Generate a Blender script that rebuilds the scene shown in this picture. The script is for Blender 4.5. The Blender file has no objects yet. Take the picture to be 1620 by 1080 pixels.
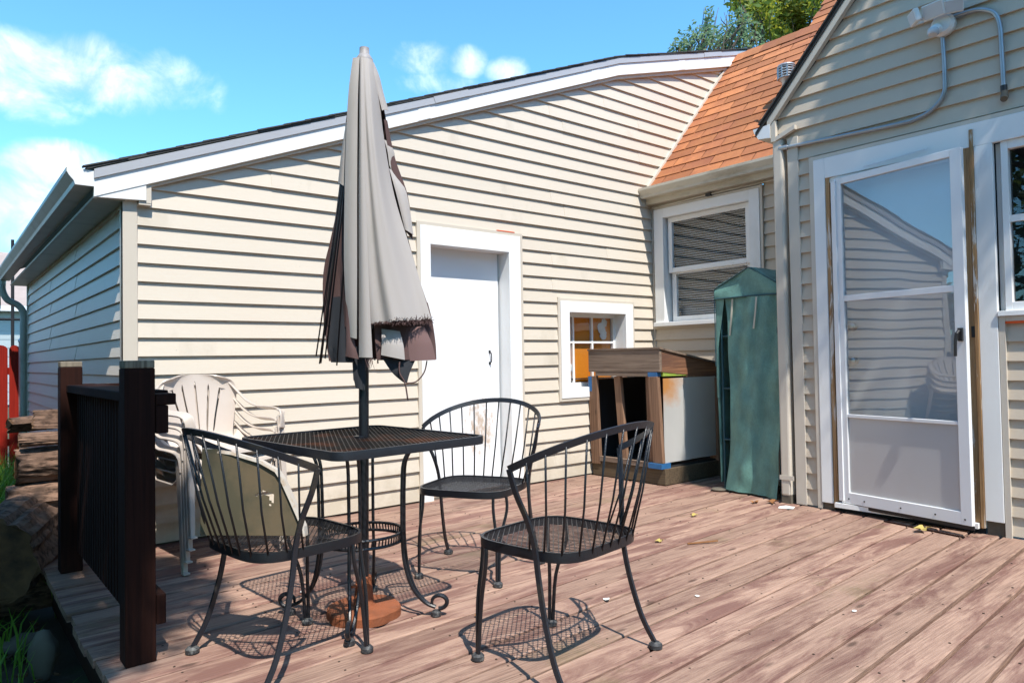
import bpy, math, random
import numpy as np
from mathutils import Vector, Matrix
random.seed(7); rng = np.random.default_rng(7)
R = math.radians
SC = bpy.context.scene
COL = SC.collection

# ------------------------------------------------------------------ camera
yaw, pitch, roll = R(39.2356), R(1.4095), R(-0.96426)
fw = Vector((math.sin(yaw)*math.cos(pitch), math.cos(yaw)*math.cos(pitch), math.sin(pitch)))
rt = Vector((math.cos(yaw), -math.sin(yaw), 0)); up = rt.cross(fw)
rt2 = math.cos(roll)*rt + math.sin(roll)*up; up2 = -math.sin(roll)*rt + math.cos(roll)*up
cam = bpy.data.cameras.new('camera'); cam.sensor_width = 36; cam.lens = 1125.635/1620*36
cam.clip_start = .02; cam.clip_end = 500
co = bpy.data.objects.new('camera', cam); COL.objects.link(co)
m = Matrix((rt2, up2, -fw)).transposed().to_4x4(); m.translation = (0, 0, .98)
co.matrix_world = m; SC.camera = co

# ------------------------------------------------------------------ sun, sky, exposure
LD = Vector((.178, .60, -1.0)).normalized()            # the way the sunlight travels
el = math.asin(-LD.z); az = math.atan2(-LD.x, -LD.y)
sun = bpy.data.lights.new('sun', 'SUN'); sun.energy = 4.8; sun.angle = R(.55); sun.color = (1, .945, .86)
so = bpy.data.objects.new('sun', sun); COL.objects.link(so)
so.rotation_euler = LD.to_track_quat('-Z', 'Y').to_euler()
SC.view_settings.view_transform = 'Standard'; SC.view_settings.look = 'None'
SC.view_settings.exposure = .55; SC.view_settings.gamma = 1

def N(nt, typ, ins=None, **kw):
    n = nt.nodes.new(typ)
    for k, v in kw.items(): setattr(n, k, v)
    for k, v in (ins or {}).items():
        s = n.inputs[k]
        if isinstance(v, bpy.types.NodeSocket): nt.links.new(v, s)
        else: s.default_value = v
    return n
def math_(nt, op, a, b=None, clamp=False):
    n = N(nt, 'ShaderNodeMath', operation=op, use_clamp=clamp)
    for i, v in enumerate((a, b)):
        if v is None: continue
        if isinstance(v, bpy.types.NodeSocket): nt.links.new(v, n.inputs[i])
        else: n.inputs[i].default_value = v
    return n.outputs[0]
def mix(nt, f, a, b, bt='MIX'):
    n = N(nt, 'ShaderNodeMix', data_type='RGBA', blend_type=bt)
    for s, v in ((n.inputs[0], f), (n.inputs[6], a), (n.inputs[7], b)):
        if isinstance(v, bpy.types.NodeSocket): nt.links.new(v, s)
        elif isinstance(v, (int, float)): s.default_value = v
        else: s.default_value = (*v[:3], 1)
    return n.outputs[2]
def ramp(nt, fac, *stops):
    n = N(nt, 'ShaderNodeValToRGB', {'Fac': fac}); e = n.color_ramp.elements
    while len(e) < len(stops): e.new(.5)
    for q, (p, c) in zip(e, stops):
        q.position = p; q.color = (c, c, c, 1) if isinstance(c, (int, float)) else (*c[:3], 1)
    return n.outputs['Color']

SC.cycles.max_bounces = 8; SC.cycles.diffuse_bounces = 3; SC.cycles.glossy_bounces = 4; SC.cycles.transparent_max_bounces = 12; SC.cycles.caustics_reflective = False; SC.cycles.caustics_refractive = False
W = bpy.data.worlds.new('World'); SC.world = W; W.use_nodes = True
W.cycles.sampling_method = 'MANUAL'; W.cycles.sample_map_resolution = 512
nt = W.node_tree; nt.nodes.clear()
sky = N(nt, 'ShaderNodeTexSky', sky_type='NISHITA', sun_disc=False, sun_elevation=el, sun_rotation=az,
        altitude=100, air_density=1.0, dust_density=.3, ozone_density=1.5)
tc = N(nt, 'ShaderNodeTexCoord'); D = tc.outputs['Generated']
skyc = mix(nt, 1.0, sky.outputs[0], (.78, 1.42, 1.68), 'MULTIPLY')
def dot_(a, v):
    n = N(nt, 'ShaderNodeVectorMath', operation='DOT_PRODUCT'); nt.links.new(a, n.inputs[0]); n.inputs[1].default_value = v
    return n.outputs['Value']
# clouds: soft cumulus at fixed places of the sky, their edges broken by noise
nz1 = N(nt, 'ShaderNodeTexNoise', {'Vector': D, 'Scale': 12.0, 'Detail': 10.0, 'Roughness': .60, 'Distortion': .4}).outputs[0]
nz2 = N(nt, 'ShaderNodeTexNoise', {'Vector': D, 'Scale': 3.2, 'Detail': 6.0, 'Roughness': .55}).outputs[0]
acc = None
def dirpx(px, py):
    d = rt2*((px-810)/1125.6) - up2*((py-540)/1125.6) + fw; return d.normalized()
lobes = []
for px, py, wx, wy, st in ((130, 120, 190, 56, 1.25), (245, 118, 85, 42, 1.05), (5, 140, 110, 50, 1.15), (155, 88, 80, 38, 1.1), (95, 265, 105, 42, 1.25), (10, 330, 130, 75, 1.2),
                           (672, 92, 66, 32, .72), (738, 98, 38, 28, .95), (805, 112, 42, 26, 1.0), (690, 132, 70, 24, .55)):
    d = dirpx(px, py); lobes.append((d, wx/1125, wy/1125, st))
for a, e, wx, wy, st in ((-40, 18, .2, .06, 1), (-75, 30, .16, .07, .9), (-110, 14, .25, .07, 1), (-150, 35, .15, .07, .8),
                         (95, 20, .2, .06, 1), (130, 38, .15, .07, .8), (165, 16, .22, .07, 1), (70, 45, .14, .06, .7), (0, 55, .13, .07, .7), (-60, 60, .12, .08, .6)):
    a, e = R(a), R(e); lobes.append((Vector((math.sin(a)*math.cos(e), math.cos(a)*math.cos(e), math.sin(e))), wx, wy, st))
for c, wx, wy, st in lobes:
    r_ = Vector((c.y, -c.x, 0)).normalized(); u_ = r_.cross(c)
    a = math_(nt, 'POWER', math_(nt, 'ABSOLUTE', dot_(D, r_/wx)), 2.0)
    b = math_(nt, 'POWER', math_(nt, 'ABSOLUTE', dot_(D, u_/wy)), 2.0)
    g = math_(nt, 'SUBTRACT', 1.0, math_(nt, 'ADD', a, b))
    g = math_(nt, 'MULTIPLY', math_(nt, 'MAXIMUM', g, 0.0), st)
    g = math_(nt, 'MULTIPLY', g, math_(nt, 'GREATER_THAN', dot_(D, c), 0.0))
    acc = g if acc is None else math_(nt, 'MAXIMUM', acc, g)
br = math_(nt, 'ADD', math_(nt, 'MULTIPLY', nz1, 1.15), math_(nt, 'MULTIPLY', nz2, .55))
dens = math_(nt, 'ADD', math_(nt, 'MULTIPLY', acc, .62), math_(nt, 'MULTIPLY', math_(nt, 'SUBTRACT', br, 1.06), 1.35))
dens = math_(nt, 'MULTIPLY', dens, math_(nt, 'GREATER_THAN', acc, 0.001))
cm = N(nt, 'ShaderNodeMapRange', {'Value': dens, 'From Min': -.10, 'From Max': .78}, interpolation_type='SMOOTHSTEP').outputs[0]
cm = math_(nt, 'MULTIPLY', cm, math_(nt, 'MULTIPLY', acc, 3.5, True))
cl = ramp(nt, nz1, (.35, (4.6, 5.2, 6.2)), (.62, (8.5, 8.9, 9.4)))
skyc = mix(nt, math_(nt, 'MULTIPLY', cm, .88), skyc, cl)
bg = N(nt, 'ShaderNodeBackground', {'Color': skyc, 'Strength': .142})
nt.links.new(bg.outputs[0], N(nt, 'ShaderNodeOutputWorld').inputs[0])

# ------------------------------------------------------------------ mesh helpers
OFF = {}
def empty(name, loc, label, cat, group=None, rz=0):
    o = bpy.data.objects.new(name, None); COL.objects.link(o); o.location = loc; o.rotation_euler.z = rz
    o.empty_display_size = .1; tag(o, label, cat, group); OFF[o.name] = Vector(loc); return o
def tag(o, label=None, cat=None, group=None, kind=None):
    for k, v in (('label', label), ('category', cat), ('group', group), ('kind', kind)):
        if v: o[k] = v
    return o
class MB:
    def __init__(s): s.v = []; s.f = []
    def add(s, vs, fs):
        n = len(s.v); s.v += [tuple(p) for p in vs]; s.f += [tuple(i+n for i in q) for q in fs]; return s
    def box(s, a, b):
        x0, y0, z0 = [min(p, q) for p, q in zip(a, b)]; x1, y1, z1 = [max(p, q) for p, q in zip(a, b)]
        return s.add([(x0,y0,z0),(x1,y0,z0),(x1,y1,z0),(x0,y1,z0),(x0,y0,z1),(x1,y0,z1),(x1,y1,z1),(x0,y1,z1)],
                     [(0,3,2,1),(4,5,6,7),(0,1,5,4),(1,2,6,5),(2,3,7,6),(3,0,4,7)])
    def obox(s, c, X, Y, Z):           # centre and three half-axis vectors
        c, X, Y, Z = map(Vector, (c, X, Y, Z))
        vs = [c+a*X+b*Y+d*Z for d in (-1, 1) for a, b in ((-1,-1),(1,-1),(1,1),(-1,1))]
        return s.add(vs, [(0,3,2,1),(4,5,6,7),(0,1,5,4),(1,2,6,5),(2,3,7,6),(3,0,4,7)])
    def bar(s, a, b, w, h, up=(0,0,1)):
        a, b = Vector(a), Vector(b); t = (b-a); L = t.length; t /= L; u = Vector(up)
        x = t.cross(u); x = x.normalized() if x.length > 1e-4 else Vector((1,0,0)); u = x.cross(t)
        return s.obox((a+b)/2, t*L/2, x*w/2, u*h/2)
    def prism(s, poly, ext):           # planar polygon and extrusion vector
        n = len(poly); e = Vector(ext); P = [Vector(p) for p in poly]
        return s.add(P+[p+e for p in P], [tuple(range(n-1,-1,-1)), tuple(range(n,2*n))]+[(i,(i+1)%n,n+(i+1)%n,n+i) for i in range(n)])
    def tube(s, path, r, n=8, caps=True, r2=None, flat=1.0):
        P = [Vector(p) for p in path]; k = len(P); rr = r if isinstance(r, (list, tuple)) else [r]*k
        vs = []; ref = None
        for i in range(k):
            t = (P[min(i+1,k-1)]-P[max(i-1,0)]).normalized()
            if ref is None:
                ref = Vector((0,0,1)) if abs(t.z) < .9 else Vector((1,0,0))
            x = t.cross(ref).normalized(); y = x.cross(t); ref = y
            for j in range(n):
                a = 2*math.pi*j/n; vs.append(P[i]+x*rr[i]*math.cos(a)+y*rr[i]*math.sin(a)*flat)
        fs = [(i*n+j, i*n+(j+1)%n, (i+1)*n+(j+1)%n, (i+1)*n+j) for i in range(k-1) for j in range(n)]
        if caps: fs += [tuple(range(n-1,-1,-1)), tuple(range((k-1)*n, k*n))]
        return s.add(vs, fs)
    def sweep(s, path, w, h, up=None):  # rectangular bar along a path; w across, h along 'up' (vector or list of vectors)
        P = [Vector(p) for p in path]; k = len(P); vs = []
        for i in range(k):
            t = (P[min(i+1,k-1)]-P[max(i-1,0)]).normalized()
            u = Vector(up[i] if isinstance(up, list) else (up or (0,0,1))); u = (u-t*u.dot(t)).normalized(); x = t.cross(u)
            for a, b in ((-1,-1),(1,-1),(1,1),(-1,1)): vs.append(P[i]+x*a*w/2+u*b*h/2)
        fs = [(i*4+j, i*4+(j+1)%4, (i+1)*4+(j+1)%4, (i+1)*4+j) for i in range(k-1) for j in range(4)]
        return s.add(vs, fs+[(3,2,1,0), tuple(range((k-1)*4, k*4))])
    def lathe(s, prof, c=(0,0,0), n=20):
        vs = []; c = Vector(c)
        for r, z in prof:
            for j in range(n):
                a = 2*math.pi*j/n; vs.append(c+Vector((r*math.cos(a), r*math.sin(a), z)))
        k = len(prof)
        fs = [(i*n+j, i*n+(j+1)%n, (i+1)*n+(j+1)%n, (i+1)*n+j) for i in range(k-1) for j in range(n)]
        return s.add(vs, fs+[tuple(range(n-1,-1,-1)), tuple(range((k-1)*n, k*n))])
    def grid(s, rows):
        k, n = len(rows), len(rows[0])
        return s.add([p for r in rows for p in r], [(i*n+j, i*n+j+1, (i+1)*n+j+1, (i+1)*n+j) for i in range(k-1) for j in range(n-1)])
    def build(s, name, mat, parent=None, local=False, smooth=False, bevel=0, solid=0, label=None, kind=None, sharp=None):
        off = Vector((0,0,0)) if (local or parent is None) else OFF[parent.name]
        me = bpy.data.meshes.new(name)
        me.from_pydata([tuple(Vector(p)-off) for p in s.v], [], s.f); me.validate()
        if mat: me.materials.append(mat)
        o = bpy.data.objects.new(name, me); COL.objects.link(o)
        if smooth:
            me.polygons.foreach_set('use_smooth', [True]*len(me.polygons))
            if sharp is not None:
                try: me.set_sharp_from_angle(angle=R(sharp))
                except Exception: pass
        if parent: o.parent = parent
        OFF[o.name] = off
        if solid:
            q = o.modifiers.new('solid', 'SOLIDIFY'); q.thickness = solid; q.offset = 0
            if smooth:
                q = o.modifiers.new('split', 'EDGE_SPLIT'); q.split_angle = R(55); q.use_edge_sharp = False
        if bevel:
            q = o.modifiers.new('bevel', 'BEVEL'); q.width = bevel; q.segments = 2; q.limit_method = 'ANGLE'; q.angle_limit = R(40)
        if label: o['label'] = label
        if kind: o['kind'] = kind
        return o
def single(mb, name, mat, label, cat, group=None, kind=None, **kw):
    o = mb.build(name, mat, **kw); tag(o, label, cat, group, kind); return o
def spline(pts, n):
    P = [Vector(p) for p in pts]; out = []
    for i in range(len(P)-1):
        p0, p1, p2, p3 = P[max(i-1,0)], P[i], P[i+1], P[min(i+2,len(P)-1)]
        for k in range(n):
            t = k/n; out.append(.5*((2*p1)+(p2-p0)*t+(2*p0-5*p1+4*p2-p3)*t*t+(3*p1-p0-3*p2+p3)*t**3))
    return out+[P[-1]]
def copy_tree(o, parent=None):
    c = o.copy(); COL.objects.link(c); c.parent = parent
    for ch in list(o.children): copy_tree(ch, c)
    return c

# ------------------------------------------------------------------ materials
def mat(name, base, rough=.6, metal=0, var=.12, vscale=(3,3,3), bump=0, bscale=(40,40,40), dirt=None, dscale=(1,1,1), damt=(.55,.75),
        rnd=0.0, spec=.4, coat=0, det=4.0, spots=None):
    """plain surface: base colour with noise variation, optional second dirt colour, per-object variation and fine relief"""
    M_ = bpy.data.materials.new(name); M_.use_nodes = True; nt = M_.node_tree; b = nt.nodes['Principled BSDF']
    tc = N(nt, 'ShaderNodeTexCoord'); oi = N(nt, 'ShaderNodeObjectInfo')
    vec = N(nt, 'ShaderNodeVectorMath', {0: tc.outputs['Object'], 1: N(nt, 'ShaderNodeVectorMath', {0: (17.3, 9.1, 23.7), 'Scale': oi.outputs['Random']}, operation='SCALE').outputs[0]}, operation='ADD').outputs[0]
    def noise(sc, d=det, r=.55):
        mp = N(nt, 'ShaderNodeMapping', {'Vector': vec, 'Scale': sc}).outputs[0]
        return N(nt, 'ShaderNodeTexNoise', {'Vector': mp, 'Scale': 1.0, 'Detail': d, 'Roughness': r}).outputs[0]
    c = mix(nt, noise(vscale), [q*(1-var) for q in base], [min(1, q*(1+var)) for q in base])
    if rnd:
        v = math_(nt, 'ADD', math_(nt, 'MULTIPLY', oi.outputs['Random'], 2*rnd), 1-rnd)
        c = mix(nt, 1.0, c, N(nt, 'ShaderNodeCombineColor', {0: v, 1: v, 2: v}).outputs[0], 'MULTIPLY')
    if dirt:
        f = ramp(nt, noise(dscale, 7.0, .62), (damt[0], 0.0), (damt[1], 1.0)); c = mix(nt, f, c, dirt)
    if spots:
        col, sc_, th = spots
        f = ramp(nt, noise(sc_, 5.0, .7), (th, 0.0), (th+.05, 1.0)); c = mix(nt, f, c, col)
    nt.links.new(c, b.inputs['Base Color'])
    b.inputs['Roughness'].default_value = rough; b.inputs['Metallic'].default_value = metal
    b.inputs['Specular IOR Level'].default_value = spec; b.inputs['Coat Weight'].default_value = coat
    if bump:
        bn = N(nt, 'ShaderNodeBump', {'Strength': bump, 'Distance': .004, 'Height': noise(bscale, 6.0)})
        nt.links.new(bn.outputs[0], b.inputs['Normal'])
    return M_
def wood(name, light, dark, stain=None, amt=(.5,.6), axis=0, scale=1.0, rough=.75, rnd=.1, bump=.35, crack=.0, moss=None, knots=True, grainsc=(2.2,85), broadsc=(.9,7), patchsc=(1.1,8)):
    """wood with grain along an axis of the object"""
    M_ = bpy.data.materials.new(name); M_.use_nodes = True; nt = M_.node_tree; b = nt.nodes['Principled BSDF']
    tc = N(nt, 'ShaderNodeTexCoord'); oi = N(nt, 'ShaderNodeObjectInfo')
    vec = N(nt, 'ShaderNodeVectorMath', {0: tc.outputs['Object'], 1: N(nt, 'ShaderNodeVectorMath', {0: (31.3, 19.1, 23.7), 'Scale': oi.outputs['Random']}, operation='SCALE').outputs[0]}, operation='ADD').outputs[0]
    def st(along, across):
        s = [across]*3; s[axis] = along; return tuple(q*scale for q in s)
    def noise(sc, d=4.0, r=.55, dist=0.0):
        mp = N(nt, 'ShaderNodeMapping', {'Vector': vec, 'Scale': sc}).outputs[0]
        return N(nt, 'ShaderNodeTexNoise', {'Vector': mp, 'Scale': 1.0, 'Detail': d, 'Roughness': r, 'Distortion': dist}).outputs[0]
    grain = noise(st(*grainsc), 5.0, .6, .4); broad = noise(st(*broadsc), 4.0, .55, .5)
    c = mix(nt, ramp(nt, grain, (.34, 0.0), (.62, 1.0)), dark, light); c = mix(nt, ramp(nt, broad, (.3, .0), (.7, .55)), c, [q*1.12 for q in light])
    if stain:
        patch = noise(st(*patchsc), 10.0, .70, .5)
        pr_ = math_(nt, 'ADD', patch, math_(nt, 'MULTIPLY', math_(nt, 'SUBTRACT', oi.outputs['Random'], .5), .10))
        f = ramp(nt, pr_, (amt[0], 0.0), (amt[1], .85)); f = math_(nt, 'MULTIPLY', f, ramp(nt, grain, (.25, .55), (.6, 1.0)))
        c = mix(nt, f, c, stain)
    if knots:
        mp = N(nt, 'ShaderNodeMapping', {'Vector': vec, 'Scale': st(2.6, 8)}).outputs[0]
        vo = N(nt, 'ShaderNodeTexVoronoi', {'Vector': mp, 'Scale': 1.0, 'Randomness': 1.0}).outputs['Distance']
        c = mix(nt, ramp(nt, vo, (.05, .7), (.11, 0.0)), c, [q*.35 for q in dark])
    if moss:
        c = mix(nt, ramp(nt, noise((1.3, 1.3, 1.3), 6.0, .7), (.60, 0.0), (.72, .5)), c, moss)
    if crack:
        ck = ramp(nt, noise(st(1.6, 150), 3.0, .5), (.27, crack), (.33, 0.0)); c = mix(nt, ck, c, [q*.25 for q in dark])
    if rnd:
        v = math_(nt, 'ADD', math_(nt, 'MULTIPLY', oi.outputs['Random'], 2*rnd), 1-rnd)
        c = mix(nt, 1.0, c, N(nt, 'ShaderNodeCombineColor', {0: v, 1: v, 2: v}).outputs[0], 'MULTIPLY')
    nt.links.new(c, b.inputs['Base Color']); b.inputs['Roughness'].default_value = rough; b.inputs['Specular IOR Level'].default_value = .14
    bn = N(nt, 'ShaderNodeBump', {'Strength': bump, 'Distance': .003, 'Height': grain}); nt.links.new(bn.outputs[0], b.inputs['Normal'])
    return M_
def glass(name, tint=(.9,.93,.95), refl=1.0, haze=0.0, hazecol=(.5,.52,.5), rough=.0):
    """thin pane: mostly clear, with a sky-mirroring surface and a patchy diffuse film"""
    M_ = bpy.data.materials.new(name); M_.use_nodes = True; nt = M_.node_tree; nt.nodes.clear()
    tr = N(nt, 'ShaderNodeBsdfTransparent', {'Color': (*tint, 1)}); gl = N(nt, 'ShaderNodeBsdfGlossy', {'Roughness': rough})
    tcn = N(nt, 'ShaderNodeTexCoord').outputs['Object']
    wob = N(nt, 'ShaderNodeTexNoise', {'Vector': tcn, 'Scale': 3.0, 'Detail': 1.0}).outputs[0]
    bn = N(nt, 'ShaderNodeBump', {'Strength': .05, 'Distance': .02, 'Height': wob}); nt.links.new(bn.outputs[0], gl.inputs['Normal'])
    ge = N(nt, 'ShaderNodeNewGeometry'); dp = N(nt, 'ShaderNodeVectorMath', {0: ge.outputs['Normal'], 1: ge.outputs['Incoming']}, operation='DOT_PRODUCT').outputs['Value']
    sch = math_(nt, 'ADD', .05, math_(nt, 'MULTIPLY', math_(nt, 'POWER', math_(nt, 'SUBTRACT', 1.0, math_(nt, 'ABSOLUTE', dp)), 5.0), .95))
    f = math_(nt, 'MULTIPLY', sch, refl, True)
    s = N(nt, 'ShaderNodeMixShader', {0: f, 1: tr.outputs[0], 2: gl.outputs[0]}).outputs[0]
    if haze:
        df = N(nt, 'ShaderNodeBsdfDiffuse', {'Color': (*hazecol, 1)})
        nz = N(nt, 'ShaderNodeTexNoise', {'Vector': tcn, 'Scale': 5.0, 'Detail': 6.0, 'Roughness': .65}).outputs[0]
        s = N(nt, 'ShaderNodeMixShader', {0: math_(nt, 'MULTIPLY', nz, 2*haze, True), 1: s, 2: df.outputs[0]}).outputs[0]
    nt.links.new(s, N(nt, 'ShaderNodeOutputMaterial').inputs[0]); return M_

CREAM = (.60, .53, .44)
m_siding = mat('siding_vinyl', CREAM, .45, var=.05, vscale=(.8,.8,6), bump=.10, bscale=(6,6,120), rnd=.025, dirt=(.42,.37,.29), dscale=(2.2,2.2,1.0), damt=(.60,.85), spots=((.17,.15,.12), (30,30,24), .715))
nt_ = m_siding.node_tree; b_ = nt_.nodes['Principled BSDF']; old_ = b_.inputs['Base Color'].links[0].from_socket
ob_ = N(nt_, 'ShaderNodeTexCoord').outputs['Object']; z_ = N(nt_, 'ShaderNodeSeparateXYZ', {0: ob_}).outputs[2]
nz_ = N(nt_, 'ShaderNodeTexNoise', {'Vector': ob_, 'Scale': 6.0, 'Detail': 8.0, 'Roughness': .7}).outputs[0]
f_ = ramp(nt_, math_(nt_, 'ADD', z_, math_(nt_, 'MULTIPLY', math_(nt_, 'SUBTRACT', nz_, .5), .9)), (.0, .50), (.30, 0.0))
nt_.links.new(mix(nt_, f_, old_, (.34,.28,.20)), b_.inputs['Base Color'])
m_siding2 = mat('siding_vinyl_house', (.53, .45, .355), .45, var=.05, vscale=(.8,.8,6), bump=.10, bscale=(6,6,120), rnd=.03, dirt=(.40,.33,.25), dscale=(1.4,2.2,1.4), damt=(.58,.85))
m_trimtan = mat('trim_tan', (.57,.51,.43), .5, var=.05, dirt=(.35,.31,.25), dscale=(4,4,.8), damt=(.6,.9))
m_white = mat('trim_white', (.80,.80,.79), .45, var=.025, dirt=(.62,.60,.55), dscale=(3,3,1.2), damt=(.60,.9))
m_whitem = mat('metal_white', (.76,.77,.78), .35, var=.03, dirt=(.55,.53,.48), dscale=(5,5,2), damt=(.62,.92), spec=.5)
m_dripmetal = mat('drip_edge_metal', (.40,.41,.44), .35, var=.06, spec=.5)
m_gutter = mat('gutter_enamel', (.58,.53,.43), .45, var=.08, dirt=(.28,.24,.17), dscale=(3,3,9), damt=(.50,.78))
m_gutterg = mat('gutter_green_grey', (.33,.34,.29), .4, var=.08, dirt=(.20,.20,.15), dscale=(2,6,4), damt=(.5,.8))
m_shdark = mat('shingle_dark', (.050,.048,.046), .9, var=.35, vscale=(30,30,30), bump=.8, bscale=(200,200,200), rnd=.25)
m_shorange = mat('shingle_orange', (.40,.15,.058), .9, var=.2, vscale=(14,14,14), bump=.5, bscale=(260,260,260), rnd=.28, dirt=(.25,.085,.045), dscale=(2.2,2.2,2.2), damt=(.45,.75))
m_under = mat('roof_felt', (.07,.035,.022), .95, var=.2)
m_black = mat('iron_black_paint', (.0085,.0095,.013), .36, var=.3, vscale=(25,25,25), bump=.25, bscale=(160,160,160), spec=.5, dirt=(.022,.015,.011), dscale=(14,14,14), damt=(.62,.75))
m_blackrail = mat('iron_worn_paint', (.014,.016,.022), .40, var=.3, vscale=(25,25,25), bump=.3, bscale=(160,160,160), spec=.5, dirt=(.045,.04,.03), dscale=(10,10,10), damt=(.58,.72))
m_topmesh = mat('table_mesh_rusty', (.012,.011,.011), .5, var=.3, vscale=(20,20,20), spec=.2, dirt=(.075,.026,.012), dscale=(5,5,5), damt=(.50,.66))
m_rubber = mat('foot_rubber', (.03,.03,.033), .6, var=.2, dirt=(.16,.16,.15), dscale=(60,60,60), damt=(.5,.7))
m_rust = mat('rusted_iron', (.24,.072,.028), .85, var=.25, vscale=(12,12,12), bump=.6, bscale=(90,90,90), dirt=(.16,.055,.025), dscale=(7,7,7), damt=(.48,.72))
m_deck = wood('deck_weathered', (.365,.237,.178), (.175,.105,.08), (.125,.056,.048), (.46,.60), 0, 1.0, .8, .18, .8, .95, (.14,.12,.055), grainsc=(5,150), broadsc=(1.5,9), patchsc=(1.7,10))
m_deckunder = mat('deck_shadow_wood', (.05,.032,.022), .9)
m_darkwood = wood('stained_dark_wood', (.026,.0085,.0055), (.009,.0035,.003), None, axis=2, rough=.85, rnd=.1, knots=False)
m_postend = wood('bare_post_end', (.26,.215,.16), (.11,.088,.065), None, axis=2, rough=.85, rnd=.05, knots=False)
m_crate = wood('grey_brown_lumber', (.25,.185,.14), (.105,.073,.056), (.06,.04,.032), (.52,.68), 1, 1.0, .8, .15, .5, .6)
m_cratev = wood('grey_brown_lumber_upright', (.28,.165,.105), (.12,.066,.042), (.07,.04,.03), (.55,.7), 2, 1.0, .8, .15, .5, .6)
m_basewood = wood('damp_base_timber', (.13,.095,.06), (.06,.042,.03), None, axis=1, rough=.85, rnd=.1)
m_blue = mat('blue_paint', (.025,.12,.29), .6, var=.25, vscale=(20,20,20), dirt=(.25,.17,.11), dscale=(9,9,9), damt=(.60,.70))
m_lime = mat('lime_paint', (.30,.42,.06), .6, var=.25, vscale=(20,20,20), dirt=(.25,.17,.11), dscale=(9,9,9), damt=(.55,.68))
m_sheet = mat('galvanised_sheet', (.60,.585,.56), .42, metal=.25, var=.10, vscale=(3,3,3), dirt=(.60,.24,.045), dscale=(2.3,2.3,2.6), damt=(.50,.66))
def rusty_sheet():
    M_ = mat('galvanised_sheet_rusty', (.56,.545,.52), .45, metal=.2, var=.10, vscale=(3,3,3)); nt = M_.node_tree; b = nt.nodes['Principled BSDF']
    old = b.inputs['Base Color'].links[0].from_socket; ob = N(nt, 'ShaderNodeTexCoord').outputs['Object']
    d = N(nt, 'ShaderNodeVectorMath', {0: ob, 1: (.02, -.386, .83)}, operation='DISTANCE').outputs['Value']   # a rust bloom spreading from the top front corner
    nz = N(nt, 'ShaderNodeTexNoise', {'Vector': ob, 'Scale': 7.0, 'Detail': 7.0, 'Roughness': .65}).outputs[0]
    f = ramp(nt, math_(nt, 'ADD', d, math_(nt, 'MULTIPLY', nz, .35)), (.26, .9), (.46, 0.0))
    nt.links.new(mix(nt, f, old, (.58,.23,.035)), b.inputs['Base Color']); return M_
m_sheet = rusty_sheet()
m_door = mat('door_white_paint', (.80,.81,.82), .5, var=.02, bump=.1, bscale=(20,20,4))
m_plastic = mat('plastic_chair_cream', (.53,.46,.405), .38, var=.04, dirt=(.50,.42,.35), dscale=(4,4,4), damt=(.55,.85), spec=.5)
m_canvas = mat('canvas_grey', (.385,.35,.33), .85, var=.05, vscale=(5,5,2), bump=.25, bscale=(380,380,380), dirt=(.30,.29,.25), dscale=(6,6,1.5), damt=(.55,.85))
m_brown = mat('canvas_brown', (.085,.048,.045), .9, var=.2, vscale=(9,9,3), bump=.4, bscale=(380,380,380), dirt=(.16,.095,.09), dscale=(5,5,2), damt=(.5,.75))
m_darkcloth = mat('cloth_dark', (.028,.030,.036), .9, var=.2)
m_greencl = mat('greenhouse_cover_green', (.145,.30,.255), .6, var=.25, vscale=(160,160,90), bump=.9, bscale=(90,90,130), dirt=(.095,.20,.175), dscale=(9,9,6), damt=(.42,.70))
m_greenpipe = mat('greenhouse_tube', (.02,.07,.085), .45)
m_strapw = mat('strap_pale', (.50,.47,.38), .8)
m_conduit = mat('conduit_grey', (.36,.39,.42), .35, metal=.5, var=.15, vscale=(12,12,12))
m_lightw = mat('lamp_white_plastic', (.74,.74,.72), .45, var=.03)
m_lens = mat('lamp_lens', (.55,.56,.58), .25)
m_steel = mat('brushed_nickel', (.55,.53,.49), .28, metal=1.0)
m_blackp = mat('handle_black', (.02,.02,.022), .4)
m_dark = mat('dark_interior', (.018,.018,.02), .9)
m_blind = mat('blind_slat', (.62,.61,.58), .5, var=.03)
m_orange = mat('orange_board', (.80,.26,.015), .7, var=.15, vscale=(6,6,2), dirt=(.58,.15,.012), dscale=(3,3,1), damt=(.5,.8))
m_plasticbag = mat('crumpled_plastic', (.72,.72,.70), .35, bump=1.0, bscale=(25,25,25))
m_glass = glass('window_glass', (.95,.96,.97), 1.0)
m_glassd = glass('storm_door_glass', (.88,.90,.92), 2.1, .02, (.34,.37,.38))
m_rot = wood('peeling_jamb_wood', (.46,.28,.14), (.13,.065,.03), (.74,.73,.69), (.53,.56), 2, 1.0, .8, .05, .6, .8, knots=False)
m_redf = wood('red_fence_wood', (.27,.016,.008), (.17,.010,.006), None, axis=2, rough=.7, rnd=.12)
m_galv = mat('galvanised_tube', (.40,.41,.42), .4, metal=.7)
m_bark = mat('log_bark', (.19,.115,.08), .95, var=.45, vscale=(14,30,30), bump=1.0, bscale=(30,70,70), rnd=.2, dirt=(.055,.032,.022), dscale=(16,34,34), damt=(.46,.62))
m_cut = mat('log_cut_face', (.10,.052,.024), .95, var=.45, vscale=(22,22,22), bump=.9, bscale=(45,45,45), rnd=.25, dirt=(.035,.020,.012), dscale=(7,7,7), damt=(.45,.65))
m_soil = mat('soil', (.075,.055,.038), .95, var=.4, vscale=(6,6,6), bump=1.0, bscale=(25,25,25), dirt=(.05,.075,.022), dscale=(1.4,1.4,1.4), damt=(.48,.66))
m_grass = mat('grass_blade', (.12,.26,.03), .6, var=.35, vscale=(3,3,3))
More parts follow.
